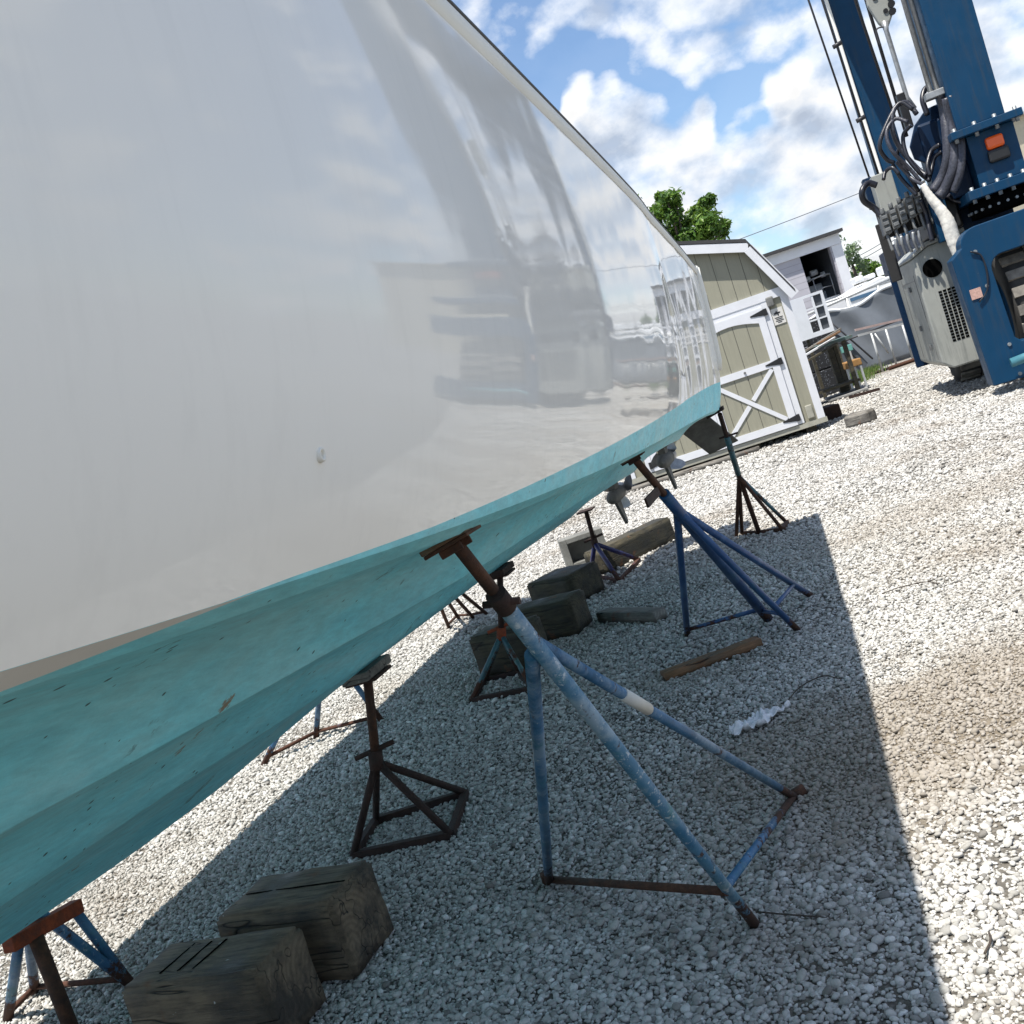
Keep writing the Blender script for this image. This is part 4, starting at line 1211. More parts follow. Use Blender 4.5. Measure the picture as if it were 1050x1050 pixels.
# ------------------------------------------------------------------ travel lift
AF = 13.7
lift = thing('boat_hoist', W(3.0, 17.5, 0), 'big blue wheeled boat hoist with grey engine box and hydraulic hoses, standing beyond the stern', 'boat hoist')
colm = MB(); colm.nab(2.73, 3.27, AF, AF + .72, 3.14, 8.8); colm.build('column', 'lift_blue', lift, bevel=.012)
colm = MB(); colm.nab(2.97, 3.52, 23., 23.7, .55, 8.8); colm.build('column', 'lift_blue', lift, bevel=.012)
MB().tube([PA(847, 0, 22.9) + Vector((0, 0, 1.0)), PA(847, 0, 22.9), PA(906, 186, 22.9), PA(906, 186, 22.9) + Vector((0, 0, -2))], .035, 8).build('drain_pipe', 'gun_white', lift)
tbm = MB(); tbm.nab(2.72, 3.55, 13.4, 24.0, 8.81, 9.5); tbm.build('top_beam', 'lift_blue', lift, bevel=.015)
bb = MB(); bb.nab(2.55, 3.25, 14.5, 23.4, 1.98, 2.45); bb.build('bottom_beam', 'lift_navy_shade', lift, bevel=.01)
# flanges with bolts
def flange(n0, n1, a0, a1, z0, z1, nb, name='flange'):
    f_ = MB().nab(n0, n1, a0, a1, z0, z1).build(name, 'lift_blue', lift, bevel=.008)
    for k in range(nb):
        nn = n0 + .06 + (n1 - n0 - .12) * k / (nb - 1)
        MB().tube([W(nn, a0 + .07, z0 - .045), W(nn, a0 + .07, z1 + .04)], .024, 6).build('bolt', 'bolt', f_)
flange(2.62, 3.42, AF - .14, AF + .86, 3.04, 3.13, 4)
MB().nab(2.56, 2.795, AF + .30, AF + .62, 2.42, 3.03).build('column_web', 'lift_navy_shade', lift, bevel=.01)
nk = MB(); nk.nab(2.80, 3.33, AF + .02, AF + .66, 2.42, 3.038); nk.build('neck', 'lift_blue', lift, bevel=.01)
flange(2.62, 3.9, AF - .16, AF + .88, 2.30, 2.41, 9)
dr = MB(); dr.disc(W(3.08, AF + .36, 2.19), (0, 0, 1), .40, .20, 28); dr.build('slewing_ring', 'hole', lift)
for k in range(14):
    t = math.pi * (1.0 + k / 13); MB().tube([W(3.08 + .401 * math.cos(t), AF + .36 + .401 * math.sin(t), 2.17), W(3.08 + .43 * math.cos(t), AF + .36 + .43 * math.sin(t), 2.17)], .018, 6).build('bolt', 'bolt', lift)
# beacon
c = PA(1021, 146, AF - .04)
bc = MB(); x_, z_ = W(1, 0, 0), Vector((0, 0, 1))
bc.obox(c - x_ * .10 - z_ * .06, x_ * .20, W(0, .1, 0), z_ * .15); bo_ = bc.build('beacon_light', 'beacon', lift, bevel=.03)
MB().obox(c - x_ * .115 - z_ * .215 + W(0, .0, 0), x_ * .24, W(0, .058, 0), z_ * .152).build('beacon_base', 'plastic_black', bo_, bevel=.03)
# wheel yoke with its cut-out, built as plates butted together
AY = 13.2
yk = MB()
def YP(px, py): 
    q = PA(px, py, AY); n_, _, z_ = NA(q); return n_, z_
yn0, yz0 = 2.18, .14; yn1 = 3.95; yzt = 1.995
outer = []
for k in range(7):
    t = math.pi / 2 * k / 6; outer.append((2.52 - .20 * math.sin(t), 1.795 + .20 * math.cos(t)))
pl_ = [(3.95, yzt)] + outer + [(2.12 + .06, 1.70), (2.235, yz0), (3.95, yz0), (3.95, .56), (2.66, .56)]
inn = []
for k in range(7):
    t = math.pi / 2 * k / 6; inn.append((2.72 - .15 * math.cos(t), 1.45 + .15 * math.sin(t)))
pl_ = pl_ + [(2.60, .62)] + inn + [(3.95, 1.60)]
yk.prism([W(n_, AY, z_) for n_, z_ in pl_], W(0, .36, 0))
yo = yk.build('wheel_yoke', 'lift_blue', lift, bevel=.010)
q = PA(1001, 301, AY - .012)
MB().obox(q - W(.062, 0, .06), W(.124, 0, 0), W(0, .010, 0), Vector((0, 0, .12))).build('sticker', 'sticker', yo)
cbm = MB(); cbm.tube(smooth_path([PA(*p, AY - .02) for p in ((995, 258), (1006, 262), (1012, 280), (1012, 298), (1004, 310))], 6), .010, 6); cbm.build('cable', 'hose', yo)
q = PA(1044, 370, AY - .12); tb_ = MB(); tb_.tube([q - W(.08, 0, .0), q + W(.5, .0, .05)], .055, 12); tb_.build('steering_ram', 'ferry_teal', yo)
rvt = MB()
for p in ((1035, 353), (1046, 383), (1012, 293), (1000, 258)): rvt.disc(PA(*p, AY - .004), W(0, 1, 0), .022, .02, 8)
rvt.build('bolt', 'bolt', yo)
# wheels
def wheel(n0, a0, r, w, parent):
    ty = MB(); prof = [(.52 * r, -.46), (.80 * r, -.50), (.95 * r, -.46), (.985 * r, -.36), (.985 * r, .36), (.95 * r, .46), (.80 * r, .50), (.52 * r, .46)]
    seg = 40; vs = []
    for k in range(seg):
        t = 2 * math.pi * k / seg
        for (rr_, x) in prof: vs.append(W(n0 + x * w, a0 + rr_ * math.cos(t), r + rr_ * math.sin(t)))
    np_ = len(prof)
    ty.add(vs, [(k * np_ + j, k * np_ + (j + 1) % np_, ((k + 1) % seg) * np_ + (j + 1) % np_, ((k + 1) % seg) * np_ + j) for k in range(seg) for j in range(np_)], 0, True)
    # tread bars
    for k in range(26):
        for s_ in (-1, 1):
            t = 2 * math.pi * (k + (.5 if s_ > 0 else 0)) / 26
            c_ = Vector((0, 0, 0)); rd = W(0, math.cos(t), math.sin(t)); tg = W(0, -math.sin(t), math.cos(t))
            o_ = W(n0, a0, r) + rd * (.972 * r) - tg * .055 * r
            ty.obox(o_ + W(s_ * .02 * w, 0, 0), W(s_ * .44 * w, 0, 0), tg * .13 * r + W(0, 0, 0), rd * .045 * r, 1)
    wh = ty.build('wheel', ['tyre', 'tyre_dust'], parent)
    MB().disc(W(n0, a0, r), W(1, 0, 0), .515 * r, .6 * w, 24).build('rim', 'lift_blue', wh)
wheel(3.02, 14.20, .90, .62, lift)
wheel(2.62, 16.45, .75, .60, lift)
wheel(3.25, 22.6, .80, .60, lift)
# engine box: slanted top towards the outside
EA = 14.4; en = 1.93; eb = 16.45
ebx = MB(); zt_ = NA(PA(932, 265, EA))[2]; zbm = NA(PA(969, 377, EA))[2]
ebx.prism([W(n_, EA, z_) for n_, z_ in ((en, zbm + .06), (en, zt_ - .03), (2.15, zt_ + .07), (2.60, zt_ + .09), (2.60, zbm - .04), (2.05, zbm - .04))], W(0, eb - EA, 0))
eo = ebx.build('engine_box', 'box_grey', lift, bevel=.02)
lid = MB(); lid.prism([W(n_, EA - .03, z_) for n_, z_ in ((en - .02, zt_ - .03), (en - .02, zt_ + .0), (2.14, zt_ + .13), (2.62, zt_ + .15), (2.62, zt_ + .095), (2.16, zt_ + .075))], W(0, eb - EA + .05, 0))
lid.build('lid', 'box_grey', eo, bevel=.008)
c = PA(956, 275, EA - .004)
hl = MB(); hl.disc(c, W(0, 1, 0), .118, .012, 28, 0); hl.build('air_intake', 'hole', eo)  # flat black disc in place of a shaded recess
gr = MB()
g0, g1, g2 = PA(962, 299, EA - .004), PA(977, 292, EA - .004), PA(977, 352, EA - .004)
gx = (g1 - g0); gy = Vector((0, 0, -1.0)) * (NA(g0)[2] - NA(PA(979, 351, EA))[2])
gxl = gx.dot(W(1, 0, 0)); 
for i in range(4):
    for j in range(17):
        o_ = g0 + W(gxl * 1.16 * i / 4, 0, 0) + gy * (j / 17)
        gr.obox(o_, W(gxl * .22, 0, 0), W(0, .006, 0), gy * (1 / 17) * .68)
gr.build('grille', 'hole', eo)  # black bars coloured as shaded slots
sd_ = MB()
for a_ in (14.62, 15.95):
    sd_.obox(W(en - .006, a_, .55), W(.005, 0, 0), W(0, .012, 0), Vector((0, 0, 1.15)))
sd_.obox(W(en - .006, 14.62, 1.62), W(.005, 0, 0), W(0, 1.33, 0), Vector((0, 0, .012)))
for (a_, z_) in ((14.85, .68), (15.2, 1.50), (15.25, .95)): sd_.obox(W(en - .03, a_, z_), W(.03, 0, 0), W(0, .10, 0), Vector((0, 0, .07)))
sd_.build('door_seam', 'box_grey_dark', eo)
gp = MB(); n9 = 1.95
gp.obox(W(1.86, 16.52, .40), W(.78, 0, 0), W(0, .06, 0), Vector((0, 0, 1.52))); gp.build('guard_plate', 'lift_navy_shade', lift, bevel=.01)
# pipes along the column and their clamp
pp = MB()
for off in (0, .075):
    q = [W(2.60 + off, AF + .16, 3.70), W(2.60 + off, AF + .16, 8.6)]
    pp.tube(q, .030, 10)
pp.build('hydraulic_pipe', 'steel', lift)
MB().nab(2.52, 2.75, AF + .08, AF + .24, 3.62, 3.70).build('pipe_clamp', 'steel', lift, bevel=.008)
# hose plate and the bundle of hoses
hp = MB(); hp.prism([PA(*p, 14.25) for p in ((933, 150), (938, 128), (949, 112), (962, 106), (974, 112), (980, 160), (952, 168), (938, 163))], W(0, .06, 0))
hp.build('hose_plate', 'lift_navy_shade', lift, bevel=.01)
HOSES = [
    (13.86, .062, 'hose_worn', [(965, 96), (968, 112), (971, 135), (972, 160), (967, 180), (957, 196)]),
    (13.80, .066, 'hose_worn', [(971, 100), (975, 125), (979, 150), (978, 172), (970, 192), (963, 202)]),
    (13.74, .046, 'hose_worn', [(974, 98), (981, 125), (986, 150), (985, 175), (978, 197)]),
    (14.10, .034, 'hose', [(958, 98), (950, 90), (946, 102), (951, 118)]),
    (14.05, .030, 'hose_worn', [(940, 117), (930, 105), (917, 112), (915, 132), (923, 152), (940, 172), (950, 180)]),
    (14.00, .026, 'hose', [(936, 112), (922, 106), (908, 130), (902, 150), (909, 163), (917, 167)]),
    (13.96, .024, 'hose_worn', [(931, 125), (918, 122), (909, 136), (915, 155), (930, 170), (944, 186)]),
    (14.06, .026, 'hose', [(934, 128), (926, 140), (930, 160), (942, 176), (951, 184)]),
    (14.12, .024, 'hose', [(926, 148), (920, 158), (927, 172), (936, 186), (942, 196)]),
    (14.02, .028, 'hose', [(964, 148), (955, 155), (951, 170), (954, 180)]),
    (14.04, .026, 'hose', [(966, 155), (958, 162), (955, 175), (952, 186)]),
    (14.30, .040, 'hose', [(908, 226), (897, 214), (886, 206), (884, 196), (890, 188), (899, 190)]),
    (14.08, .024, 'hose', [(915, 168), (922, 180), (932, 192), (940, 200)]),
    (14.00, .022, 'hose_worn', [(919, 166), (930, 178), (938, 185), (948, 190)]),
    (13.95, .024, 'hose', [(906, 184), (908, 176), (915, 172), (922, 178)]),
    (14.16, .030, 'hose', [(944, 205), (950, 220), (953, 235), (956, 247)]),
    (14.12, .034, 'hose_worn', [(955, 205), (962, 215), (970, 236), (974, 246)]),
    (14.12, .030, 'hose', [(972, 200), (978, 205), (990, 207), (1000, 204)]),
]
for (a_, r_, mm, pts) in HOSES:
    MB().tube(smooth_path([PA(p[0], p[1], a_ + .05 * math.sin(i * 1.7)) for i, p in enumerate(pts)], 7), r_, 10).build('hydraulic_hose', mm, lift)
ww = MB(); q = smooth_path([PA(*p, 13.75) for p in ((946, 189), (954, 202), (965, 216), (972, 228), (978, 246), (985, 262))], 8)
n_ = len(q); ww.tube(q, [.034 + .050 * min(1, i / (n_ * .6)) + .006 * mnoise.noise(Vector((i * .9, 3, 1))) for i in range(n_)], 12)
ww.build('wrapped_hose', 'white_wrap', lift)
# valve bank: ribbed blocks
for k in range(6):
    x0, y0 = 908 + k * 8.4, 227 - k * 5.6
    o_ = PA(x0, y0 + 14, 14.25); x = PA(x0 + 7.2, y0 + 11.0, 14.25) - o_
    vb = MB(); vb.obox(o_, x, W(0, .30, 0), Vector((0, 0, .26)))
    for j in range(3): vb.obox(o_ - W(0, .05, 0) + Vector((0, 0, .03 + .08 * j)) + x * .12, x * .76, W(0, .05, 0), Vector((0, 0, .045)))
    vb.tube([o_ + x * .5 + Vector((0, 0, .26)), o_ + x * .5 + Vector((0, 0, .33))], .03, 8)
    vb.tube([o_ + x * .3 - W(0, -.05, .0), o_ + x * .35 - Vector((0, 0, .22))], .022, 8)
    vb.build('valve_block', ['box_grey_dark'], lift, bevel=.006)
pr_ = MB()
for k in range(5):
    x0 = 918 + k * 6
    pr_.tube(smooth_path([PA(x0, 244 - k * 2, 14.2), PA(x0 + 1, 252 - k * 2, 14.2), PA(x0 + 5, 262 - k * 2, 14.25)], 4), .020, 8)
pr_.build('steel_line', 'steel', lift)
o_ = PA(905, 221, 14.5); x = PA(925, 212, 14.5) - o_; x.z = 0
ec = MB().obox(o_, x, W(0, .34, 0), Vector((0, 0, .52))).build('control_cabinet', 'box_grey', lift, bevel=.012)
o_ = PA(914, 292, 14.9)
MB().obox(o_ + W(.02, 0, .02), W(.14, 0, 0), W(0, .04, 0), Vector((0, 0, .80))).build('side_panel', 'rubber', lift, bevel=.01)
mp_ = MB(); o_ = PA(906, 246, 14.62); mp_.obox(o_, W(.85, 0, 0), W(0, .05, 0), Vector((0, 0, .42))); mp_.build('gap_backing', 'rubber', lift, bevel=.01)  # dark plate added behind the valves to block bright gaps
mt_ = MB(); mt_.nab(2.2, 2.62, 14.3, 15.3, 2.08, 2.5); mt_.build('hydraulic_motor', 'plastic_black', lift, bevel=.03)
MB().nab(2.28, 2.46, 14.12, 14.3, 1.97, 2.6).build('motor_plate', 'lift_blue', lift, bevel=.01)
MB().nab(2.40, 2.72, 14.22, 14.65, 2.46, 3.45).build('pump_housing', 'lift_navy_shade', lift, bevel=.04)
MB().obox(PA(893, 214, 14.9), W(.12, 0, 0), W(0, .2, 0), Vector((0, 0, .4))).build('motor_plate', 'lift_navy_shade', lift, bevel=.01)
# hoisting ropes, hook block
def rope(p, q, a_, r_, ext=True):
    P_, Q_ = PA(*p, a_), PA(*q, a_)
    d = (P_ - Q_)
    t = (8.75 - P_.z) / d.z if ext else 0
    MB().tube([Q_, P_ + d * max(0, t)], r_, 6).build('wire_rope', 'wire', lift)
rope((829, 0), (895, 193), 15.5, .014); rope((843, 0), (903, 186), 15.2, .016); rope((877, 0), (918, 122), 15.0, .020); rope((888, 0), (930, 140), 14.8, .022)
cl = MB()
for p in ((858, 47), (882, 123)): 
    q = PA(*p, 15.2); cl.tube([q - W(.05, 0, .0), q + W(.07, 0, .02)], .030, 8)
cl.build('rope_clamp', 'wire', lift)
c = PA(904, 4, 14.6)
hk = MB(); hk.prism([c + W(n_, 0, z_) for n_, z_ in ((-.13, .45), (.10, .45), (.17, .1), (.10, -.16), (.0, -.30), (-.09, -.22), (-.16, .05))], W(0, .10, 0))
ho = hk.build('hook_block', 'box_grey', lift, bevel=.02)
for t in range(7):
    z_ = .40 - .09 * t; MB().disc(c + W(.13 - .012 * abs(t - 3), -.012, z_), W(0, 1, 0), .045, .03, 10).build('chain_link', 'plastic_black', ho)
for (n_, z_) in ((-.06, .1), (.02, -.1), (-.03, .3)): MB().disc(c + W(n_, -.006, z_), W(0, 1, 0), .03, .016, 10).build('bolt', 'plastic_black', ho)
MB().tube([PA(907, 22, 14.62), PA(909, 32, 14.62), PA(930, 100, 14.62), PA(937, 112, 14.62)], [.05, .032, .030, .045], 8).build('hanging_rod', 'steel', lift)
MB().tube(smooth_path([PA(*p, 14.6) for p in ((908, 27), (899, 30), (900, 40), (903, 46))], 5), .010, 6).build('safety_cable', 'wire', lift)
MB().nab(2.34, 2.44, 14.58, 14.68, 3.5, 3.95).build('rod_bracket', 'plastic_black', lift, bevel=.01)
# ------------------------------------------------------------------ leaves, trees, grass
def leaf_cloud(name, mat, clumps, per, size, parent=None, loc=None):
    """many small bent leaf faces filling clumps: (centre, radius)"""
    vs, fs, tone = [], [], []
    for (c, r) in clumps:
        c = np.array(c)
        base_t = rng.uniform(.25, .75)
        for _ in range(per):
            d = rng.normal(size=3); d /= np.linalg.norm(d)
            rad = r * rng.uniform(.1, 1.0) ** .5 * (1.45 if rng.random() < .12 else 1.0)
            p = c + d * rad * np.array([1, 1, .8])
            nrm = d + rng.normal(size=3) * .7 + np.array([0, 0, .5]); nrm /= np.linalg.norm(nrm)
            u_ = np.cross(nrm, rng.normal(size=3)); u_ /= np.linalg.norm(u_); w_ = np.cross(nrm, u_)
            s_ = size * rng.uniform(.6, 1.35); o = len(vs)
            vs += [p - u_ * s_, p + w_ * s_ * .45 + nrm * s_ * .12, p + u_ * s_, p - w_ * s_ * .45 + nrm * s_ * .12]
            fs.append((o, o + 1, o + 2, o + 3))
            tone += [min(1, max(0, base_t + rng.normal() * .28))] * 4
    v = np.array(vs); o3 = np.array(ORIGIN[parent.name]) if parent else np.array(loc)
    me = bpy.data.meshes.new(name); me.from_pydata((v - o3).tolist(), [], fs); me.update()
    at = me.attributes.new('tone', 'FLOAT', 'POINT'); at.data.foreach_set('value', np.array(tone, np.float32))
    me.materials.append(M[mat])
    o = bpy.data.objects.new(name, me); COL.objects.link(o)
    if parent: o.parent = parent
    else: o.location = tuple(o3)
    ORIGIN[o.name] = Vector(o3)
    return o

def tree(label, base, crown_c, rx, rz, ncl, per, size, mat, group):
    t = thing('broadleaf_tree', base, label, 'tree', group)
    cl = []
    for _ in range(ncl):
        d = rng.normal(size=3); d /= np.linalg.norm(d); k = rng.uniform(.2, 1) ** .5
        cl.append(((crown_c.x + d[0] * rx * k, crown_c.y + d[1] * rx * k, crown_c.z + d[2] * rz * k), rng.uniform(.16, .32) * rx))
    leaf_cloud('crown', mat, cl, per, size, t)
    tk = MB(); tk.tube([base, base.lerp(crown_c, .5) + Vector((.1, 0, 0)), crown_c], [.03 * rx + .12, .02 * rx + .09, .05], 10)
    for (c, r) in cl[:9]: tk.tube([base.lerp(crown_c, .6), Vector(c)], [.06, .015], 6)
    tk.build('trunk', 'bark', t)
c = D(693, 238, 27)
TREE = thing('broadleaf_tree', Vector((c.x, c.y, 0)), 'dense leafy green tree rising behind the shed and the boat stern', 'tree')
cl = []
for (px, py, r) in ((684, 206, .34), (678, 215, .40), (672, 226, .40), (690, 220, .45), (700, 228, .40), (712, 222, .38), (722, 214, .34), (718, 226, .40), (731, 226, .36), (737, 238, .34), (727, 240, .45), (714, 242, .5),
                    (700, 244, .5), (686, 238, .5), (668, 240, .4), (660, 228, .3), (652, 210, .22), (646, 202, .18), (690, 204, .2), (677, 203, .18), (725, 206, .2), (742, 232, .2), (676, 250, .6), (705, 256, .7), (730, 255, .5), (650, 240, .6), (664, 262, .9), (700, 275, .9), (640, 270, .9)):
    for k in range(3):
        q = D(px + random.uniform(-4, 4), py + random.uniform(-4, 4), 27 + random.uniform(-.9, .9)); cl.append((tuple(q), r * random.uniform(.45, .9)))
leaf_cloud('crown', 'leaf', cl, 120, .080, TREE)
tk = MB(); b0 = Vector((c.x, c.y, 0)); tk.tube([b0, b0 + Vector((.1, 0, 2.2)), c - Vector((0, 0, .8))], [.22, .17, .1], 10)
for k in range(0, len(cl), 8): tk.tube([c - Vector((0, 0, 1.2)), Vector(cl[k][0])], [.06, .015], 6)
tk.build('trunk', 'bark', TREE)
def far_bush(label, px, py, Y, w, h, mat, n, per, size):
    c = D(px, py, Y); t = thing('shrub_tree', Vector((c.x, c.y, 0)), label, 'tree')
    cl = []
    for _ in range(n):
        cl.append(((c.x + random.gauss(0, w * .45), c.y + random.uniform(-.6, .6), c.z + random.gauss(0, h * .40)), .28 * w))
    leaf_cloud('crown', mat, cl, per, size, t)
    MB().tube([Vector((c.x, c.y, 0)), Vector((c.x, c.y, c.z))], [.15, .06], 8).build('trunk', 'bark', t)
far_bush('small bright green tree far beyond the grey tarpaulin', 893, 279, 46, .95, .8, 'leaf', 16, 70, .11)
far_bush('thin pale tree beside the corner of the warehouse', 873, 268, 44, 1.0, 1.1, 'leaf_pale', 16, 40, .10)

# ------------------------------------------------------------------ warehouse with a boat in its bay
YW = 34.0
wh = thing('warehouse', D(820, 300, YW) * 1.0 - Vector((0, -3, D(820, 300, YW).z)), 'pale clad warehouse with an open dark bay behind the shed', 'warehouse')
def WP(px, py): q = D(px, py, YW); return q.x, q.z
xr, zr_ = WP(859, 239); x0w = xr - 9.0
xb0, zb0 = WP(819, 261); xb1, zb1 = WP(849, 248)
rz = 4.12
slope = 0.03
ww_ = MB()
def fb(x0, x1, z0, z1, th=.25): ww_.obox((x0, YW, z0), (x1 - x0, 0, 0), (0, th, 0), (0, 0, z1 - z0))
fb(x0w, xb0, 0, rz); fb(xb1, xr, 0, rz); fb(xb0, xb1, zb1, rz)
ww_.obox((x0w, YW + .251, 0), (.25, 0, 0), (0, 8, 0), (0, 0, rz)); ww_.obox((xr - .25, YW + .251, 0), (.25, 0, 0), (0, 8, 0), (0, 0, rz)); ww_.obox((x0w, YW + 8.26, 0), (xr - x0w, 0, 0), (0, .25, 0), (0, 0, rz))
il = MB(); il.obox((x0w + .26, YW + 8.0, 0), (xr - x0w - .52, 0, 0), (0, .2, 0), (0, 0, rz - .05)); il.obox((xr - .34, YW + .30, 0), (.08, 0, 0), (0, 7.6, 0), (0, 0, rz - .05)); il.obox((xb0 - 1.4, YW + .30, 0), (.08, 0, 0), (0, 7.6, 0), (0, 0, rz - .05)); il.build('bay_shade_wall', 'tarp_dark', wh)  # dark walls added so that the bay reads as shaded
ww_.build('wall', 'lap', wh)
MB().obox((x0w - .2, YW - .25, rz + .002), (xr - x0w + .3, 0, 0), (0, 9, 0), (0, 0, .10)).build('roof', 'shingle', wh)
MB().obox((x0w - .15, YW - .06, rz - .34), (xr - x0w + .15, 0, 0), (0, .055, 0), (0, 0, .34)).build('fascia', 'trim_white', wh)
MB().obox((xb1 + .05, YW - .03, 0), (xr - xb1 - .05, 0, 0), (0, .027, 0), (0, 0, rz - .345)).build('corner_post', 'trim_white', wh)
rk = MB()
for z_ in (1.0, 2.1, 3.1, 3.7): rk.obox((xb0 - 1, YW + 4, z_), (xb1 - xb0 + 2, 0, 0), (0, 2, 0), (0, 0, .10))
for x_ in (xb0 - .4, (xb0 + xb1) / 2, xb1 + .1): rk.obox((x_, YW + 3.9, 0), (.1, 0, 0), (0, .1, 0), (0, 0, 3.9))
rk.build('storage_rack', 'rust_dark', wh)
# small white boat with a rail in the bay
YB = 34.5
bt = thing('bow_rail_boat', Vector((D(855, 300, YB).x, YB + 1, 0)), 'small white boat with bow rails parked before the dark warehouse bay', 'boat')
q0, q1 = D(829, 312, YB), D(872, 296, YB)
hl = MB()
zc = 2.0
bxm, bw = (q0.x + q1.x) / 2, 1.15
rows = []
for (dy, w_, zt2, zb2) in ((0, .35, zc + .22, zc - .3), (.5, .75, zc + .16, zc - .5), (1.4, 1.05, zc + .08, zc - .7), (3.0, 1.15, zc, zc - .8)):
    rows.append([(bxm - w_, YB + dy, zt2), (bxm - w_ * .8, YB + dy, (zt2 + zb2) / 2), (bxm, YB + dy, zb2), (bxm + w_ * .8, YB + dy, (zt2 + zb2) / 2), (bxm + w_, YB + dy, zt2)])
vs = [p for r in rows for p in r]
hl.add(vs, [(i * 5 + k, i * 5 + k + 1, i * 5 + k + 6, i * 5 + k + 5) for i in range(3) for k in range(4)] + [(i * 5, i * 5 + 5, i * 5 + 9, i * 5 + 4) for i in range(3)] + [(0, 4, 3, 2, 1)], 0)
hl.build('hull', 'boat_white', bt)
dkk = MB(); dkk.obox((bxm - .5, YB + 1.2, zc + .14), (1.0, 0, 0), (0, .9, 0), (0, 0, .38)); dkk.obox((bxm - .42, YB + 1.35, zc + .53), (.84, 0, 0), (0, .6, 0), (0, 0, .3)); dkk.build('console', 'boat_white', bt, bevel=.06)
rl_ = MB()
for s_ in (-1, 1):
    rl_.tube(smooth_path([Vector((bxm + s_ * 1.0, YB + 1.6, zc + .1)), Vector((bxm + s_ * .95, YB + 1.2, zc + .75)), Vector((bxm + s_ * .6, YB + .5, zc + .95)), Vector((bxm, YB + .1, zc + 1.0))], 6), .028, 8)
    for (x_, y_, h_) in ((.85, .9, .8), (.6, .5, .92), (.3, .2, .98)): rl_.tube([Vector((bxm + s_ * x_, YB + y_, zc + .12)), Vector((bxm + s_ * x_, YB + y_, zc + h_))], .02, 6)
    rl_.tube(smooth_path([Vector((bxm + s_ * .9, YB + 1.4, zc + .4)), Vector((bxm + s_ * .6, YB + .55, zc + .55)), Vector((bxm, YB + .12, zc + .6))], 6), .02, 6)
rl_.build('bow_rail', 'pipe_pale', bt)
st_ = MB()
for (x_, z_) in ((-.3, 1.05), (.0, 1.2), (.35, 1.05)): st_.tube([Vector((bxm + x_ - .12, YB + .8, zc + z_)), Vector((bxm + x_ + .12, YB + .8, zc + z_))], .10, 10)
st_.build('fender', 'boat_white', bt)
tr = MB()
for s_ in (-1, 1):
    tr.bar((bxm + s_ * .6, YB, .5), (bxm + s_ * .6, YB + 3, .5), .1, .15)
    for yy in (.4, 2.4): tr.bar((bxm + s_ * .6, YB + yy, 0), (bxm + s_ * .6, YB + yy, 1.42), .1, .1)
tr.build('cradle', 'rust_dark', bt)

# far roofs and the beige building
fw_ = thing('far_house', Vector((D(905, 275, 62).x, 63, 0)), 'distant house with a bright white roof beyond the small green tree', 'house')
q = D(905, 277, 62)
MB().obox((q.x - 3.0, 62, 0), (7, 0, 0), (0, 6, 0), (0, 0, q.z)).build('wall', 'far_wall', fw_)
MB().prism([(q.x - 3.3, 61.7, q.z + .003), (q.x + 4.3, 61.7, q.z + .003), (q.x + 3.4, 61.7, D(905, 258, 62).z), (q.x - 1.2, 61.7, D(897, 262, 62).z)], (0, 6.6, 0)).build('roof', 'far_white', fw_)
bh = thing('beige_building', Vector((D(1060, 190, 40).x + 3, 42, 0)), 'beige building showing behind the right column of the hoist', 'building')
q = D(1038, 122, 40); q2 = D(1075, 92, 40)
MB().obox((q.x, 40, 0), (9, 0, 0), (0, 8, 0), (0, 0, q.z)).build('wall', 'beige_wall', bh)
MB().prism([(q.x - .3, 39.7, q.z + .003), (q.x + 9.3, 39.7, q.z + .003), (q.x + 9.3, 39.7, q.z + .10), (q.x - .3, 39.7, q.z + .10)], (0, 8.6, 0)).build('roof', 'far_wall', bh)

# ------------------------------------------------------------------ yard clutter beyond the shed
YT = 25.5
tf = thing('tarpaulin_fence', Vector((D(885, 350, YT).x, YT, 0)), 'grey tarpaulin stretched along a pipe rail beyond the shed, its top edge coloured pale as sunlit', 'tarpaulin')
tp = [(826, 331), (838, 322), (850, 318), (865, 317), (880, 312), (893, 303), (903, 296), (915, 291), (930, 285), (945, 279), (965, 270)]
top_ = smooth_path([D(px, py, YT) for px, py in tp], 5)
nz = 16; vs = []
for i, p in enumerate(top_):
    for k in range(nz):
        t = k / (nz - 1)
        z = p.z * (1 - t) + .03 * t
        fold = .22 * mnoise.noise(Vector((p.x * 1.6 + z * .8, z * .7, 2))) + .05 * math.sin(p.x * 5 + z * 2.2) * (.3 + t) + .35 * t
        vs.append((p.x, YT - fold, z))
tm_ = MB(); tm_.add(vs, [(i * nz + k, i * nz + k + 1, (i + 1) * nz + k + 1, (i + 1) * nz + k) for i in range(len(top_) - 1) for k in range(nz - 1)], 0, True)
to = tm_.build('tarpaulin', 'tarp', tf); to.modifiers.new('thick', 'SOLIDIFY').thickness = .012
hm_ = MB(); hm_.tube([p + Vector((0, -.03, -.02)) for p in top_], .045, 8); hm_.build('hem', 'tarp_edge_lit', tf)
rl2 = MB(); rl2.tube([D(820, 326, YT + .1), D(965, 262, YT + .1)], .04, 8)
rl2.tube([D(838, 313, YT + .1), D(925, 284, YT + .1)], .03, 8)
for px, py in ((836, 318), (868, 306), (900, 293), (930, 279)): 
    q = D(px, py, YT + .1); rl2.tube([Vector((q.x, q.y, 0)), q], .04, 8)
rl2.build('pipe_rail', 'pipe_pale', tf)
dkp = MB(); pts = [D(836, 330, YT - .62), D(866, 347, YT - .62), D(890, 372, YT - .62), D(885, 381, YT - .62), D(868, 390, YT - .62), D(850, 362, YT - .62)]
dkp.prism(pts, (0, .05, 0)); dkp.build('tarpaulin_flap', 'tarp_dark', tf)
rp = MB()
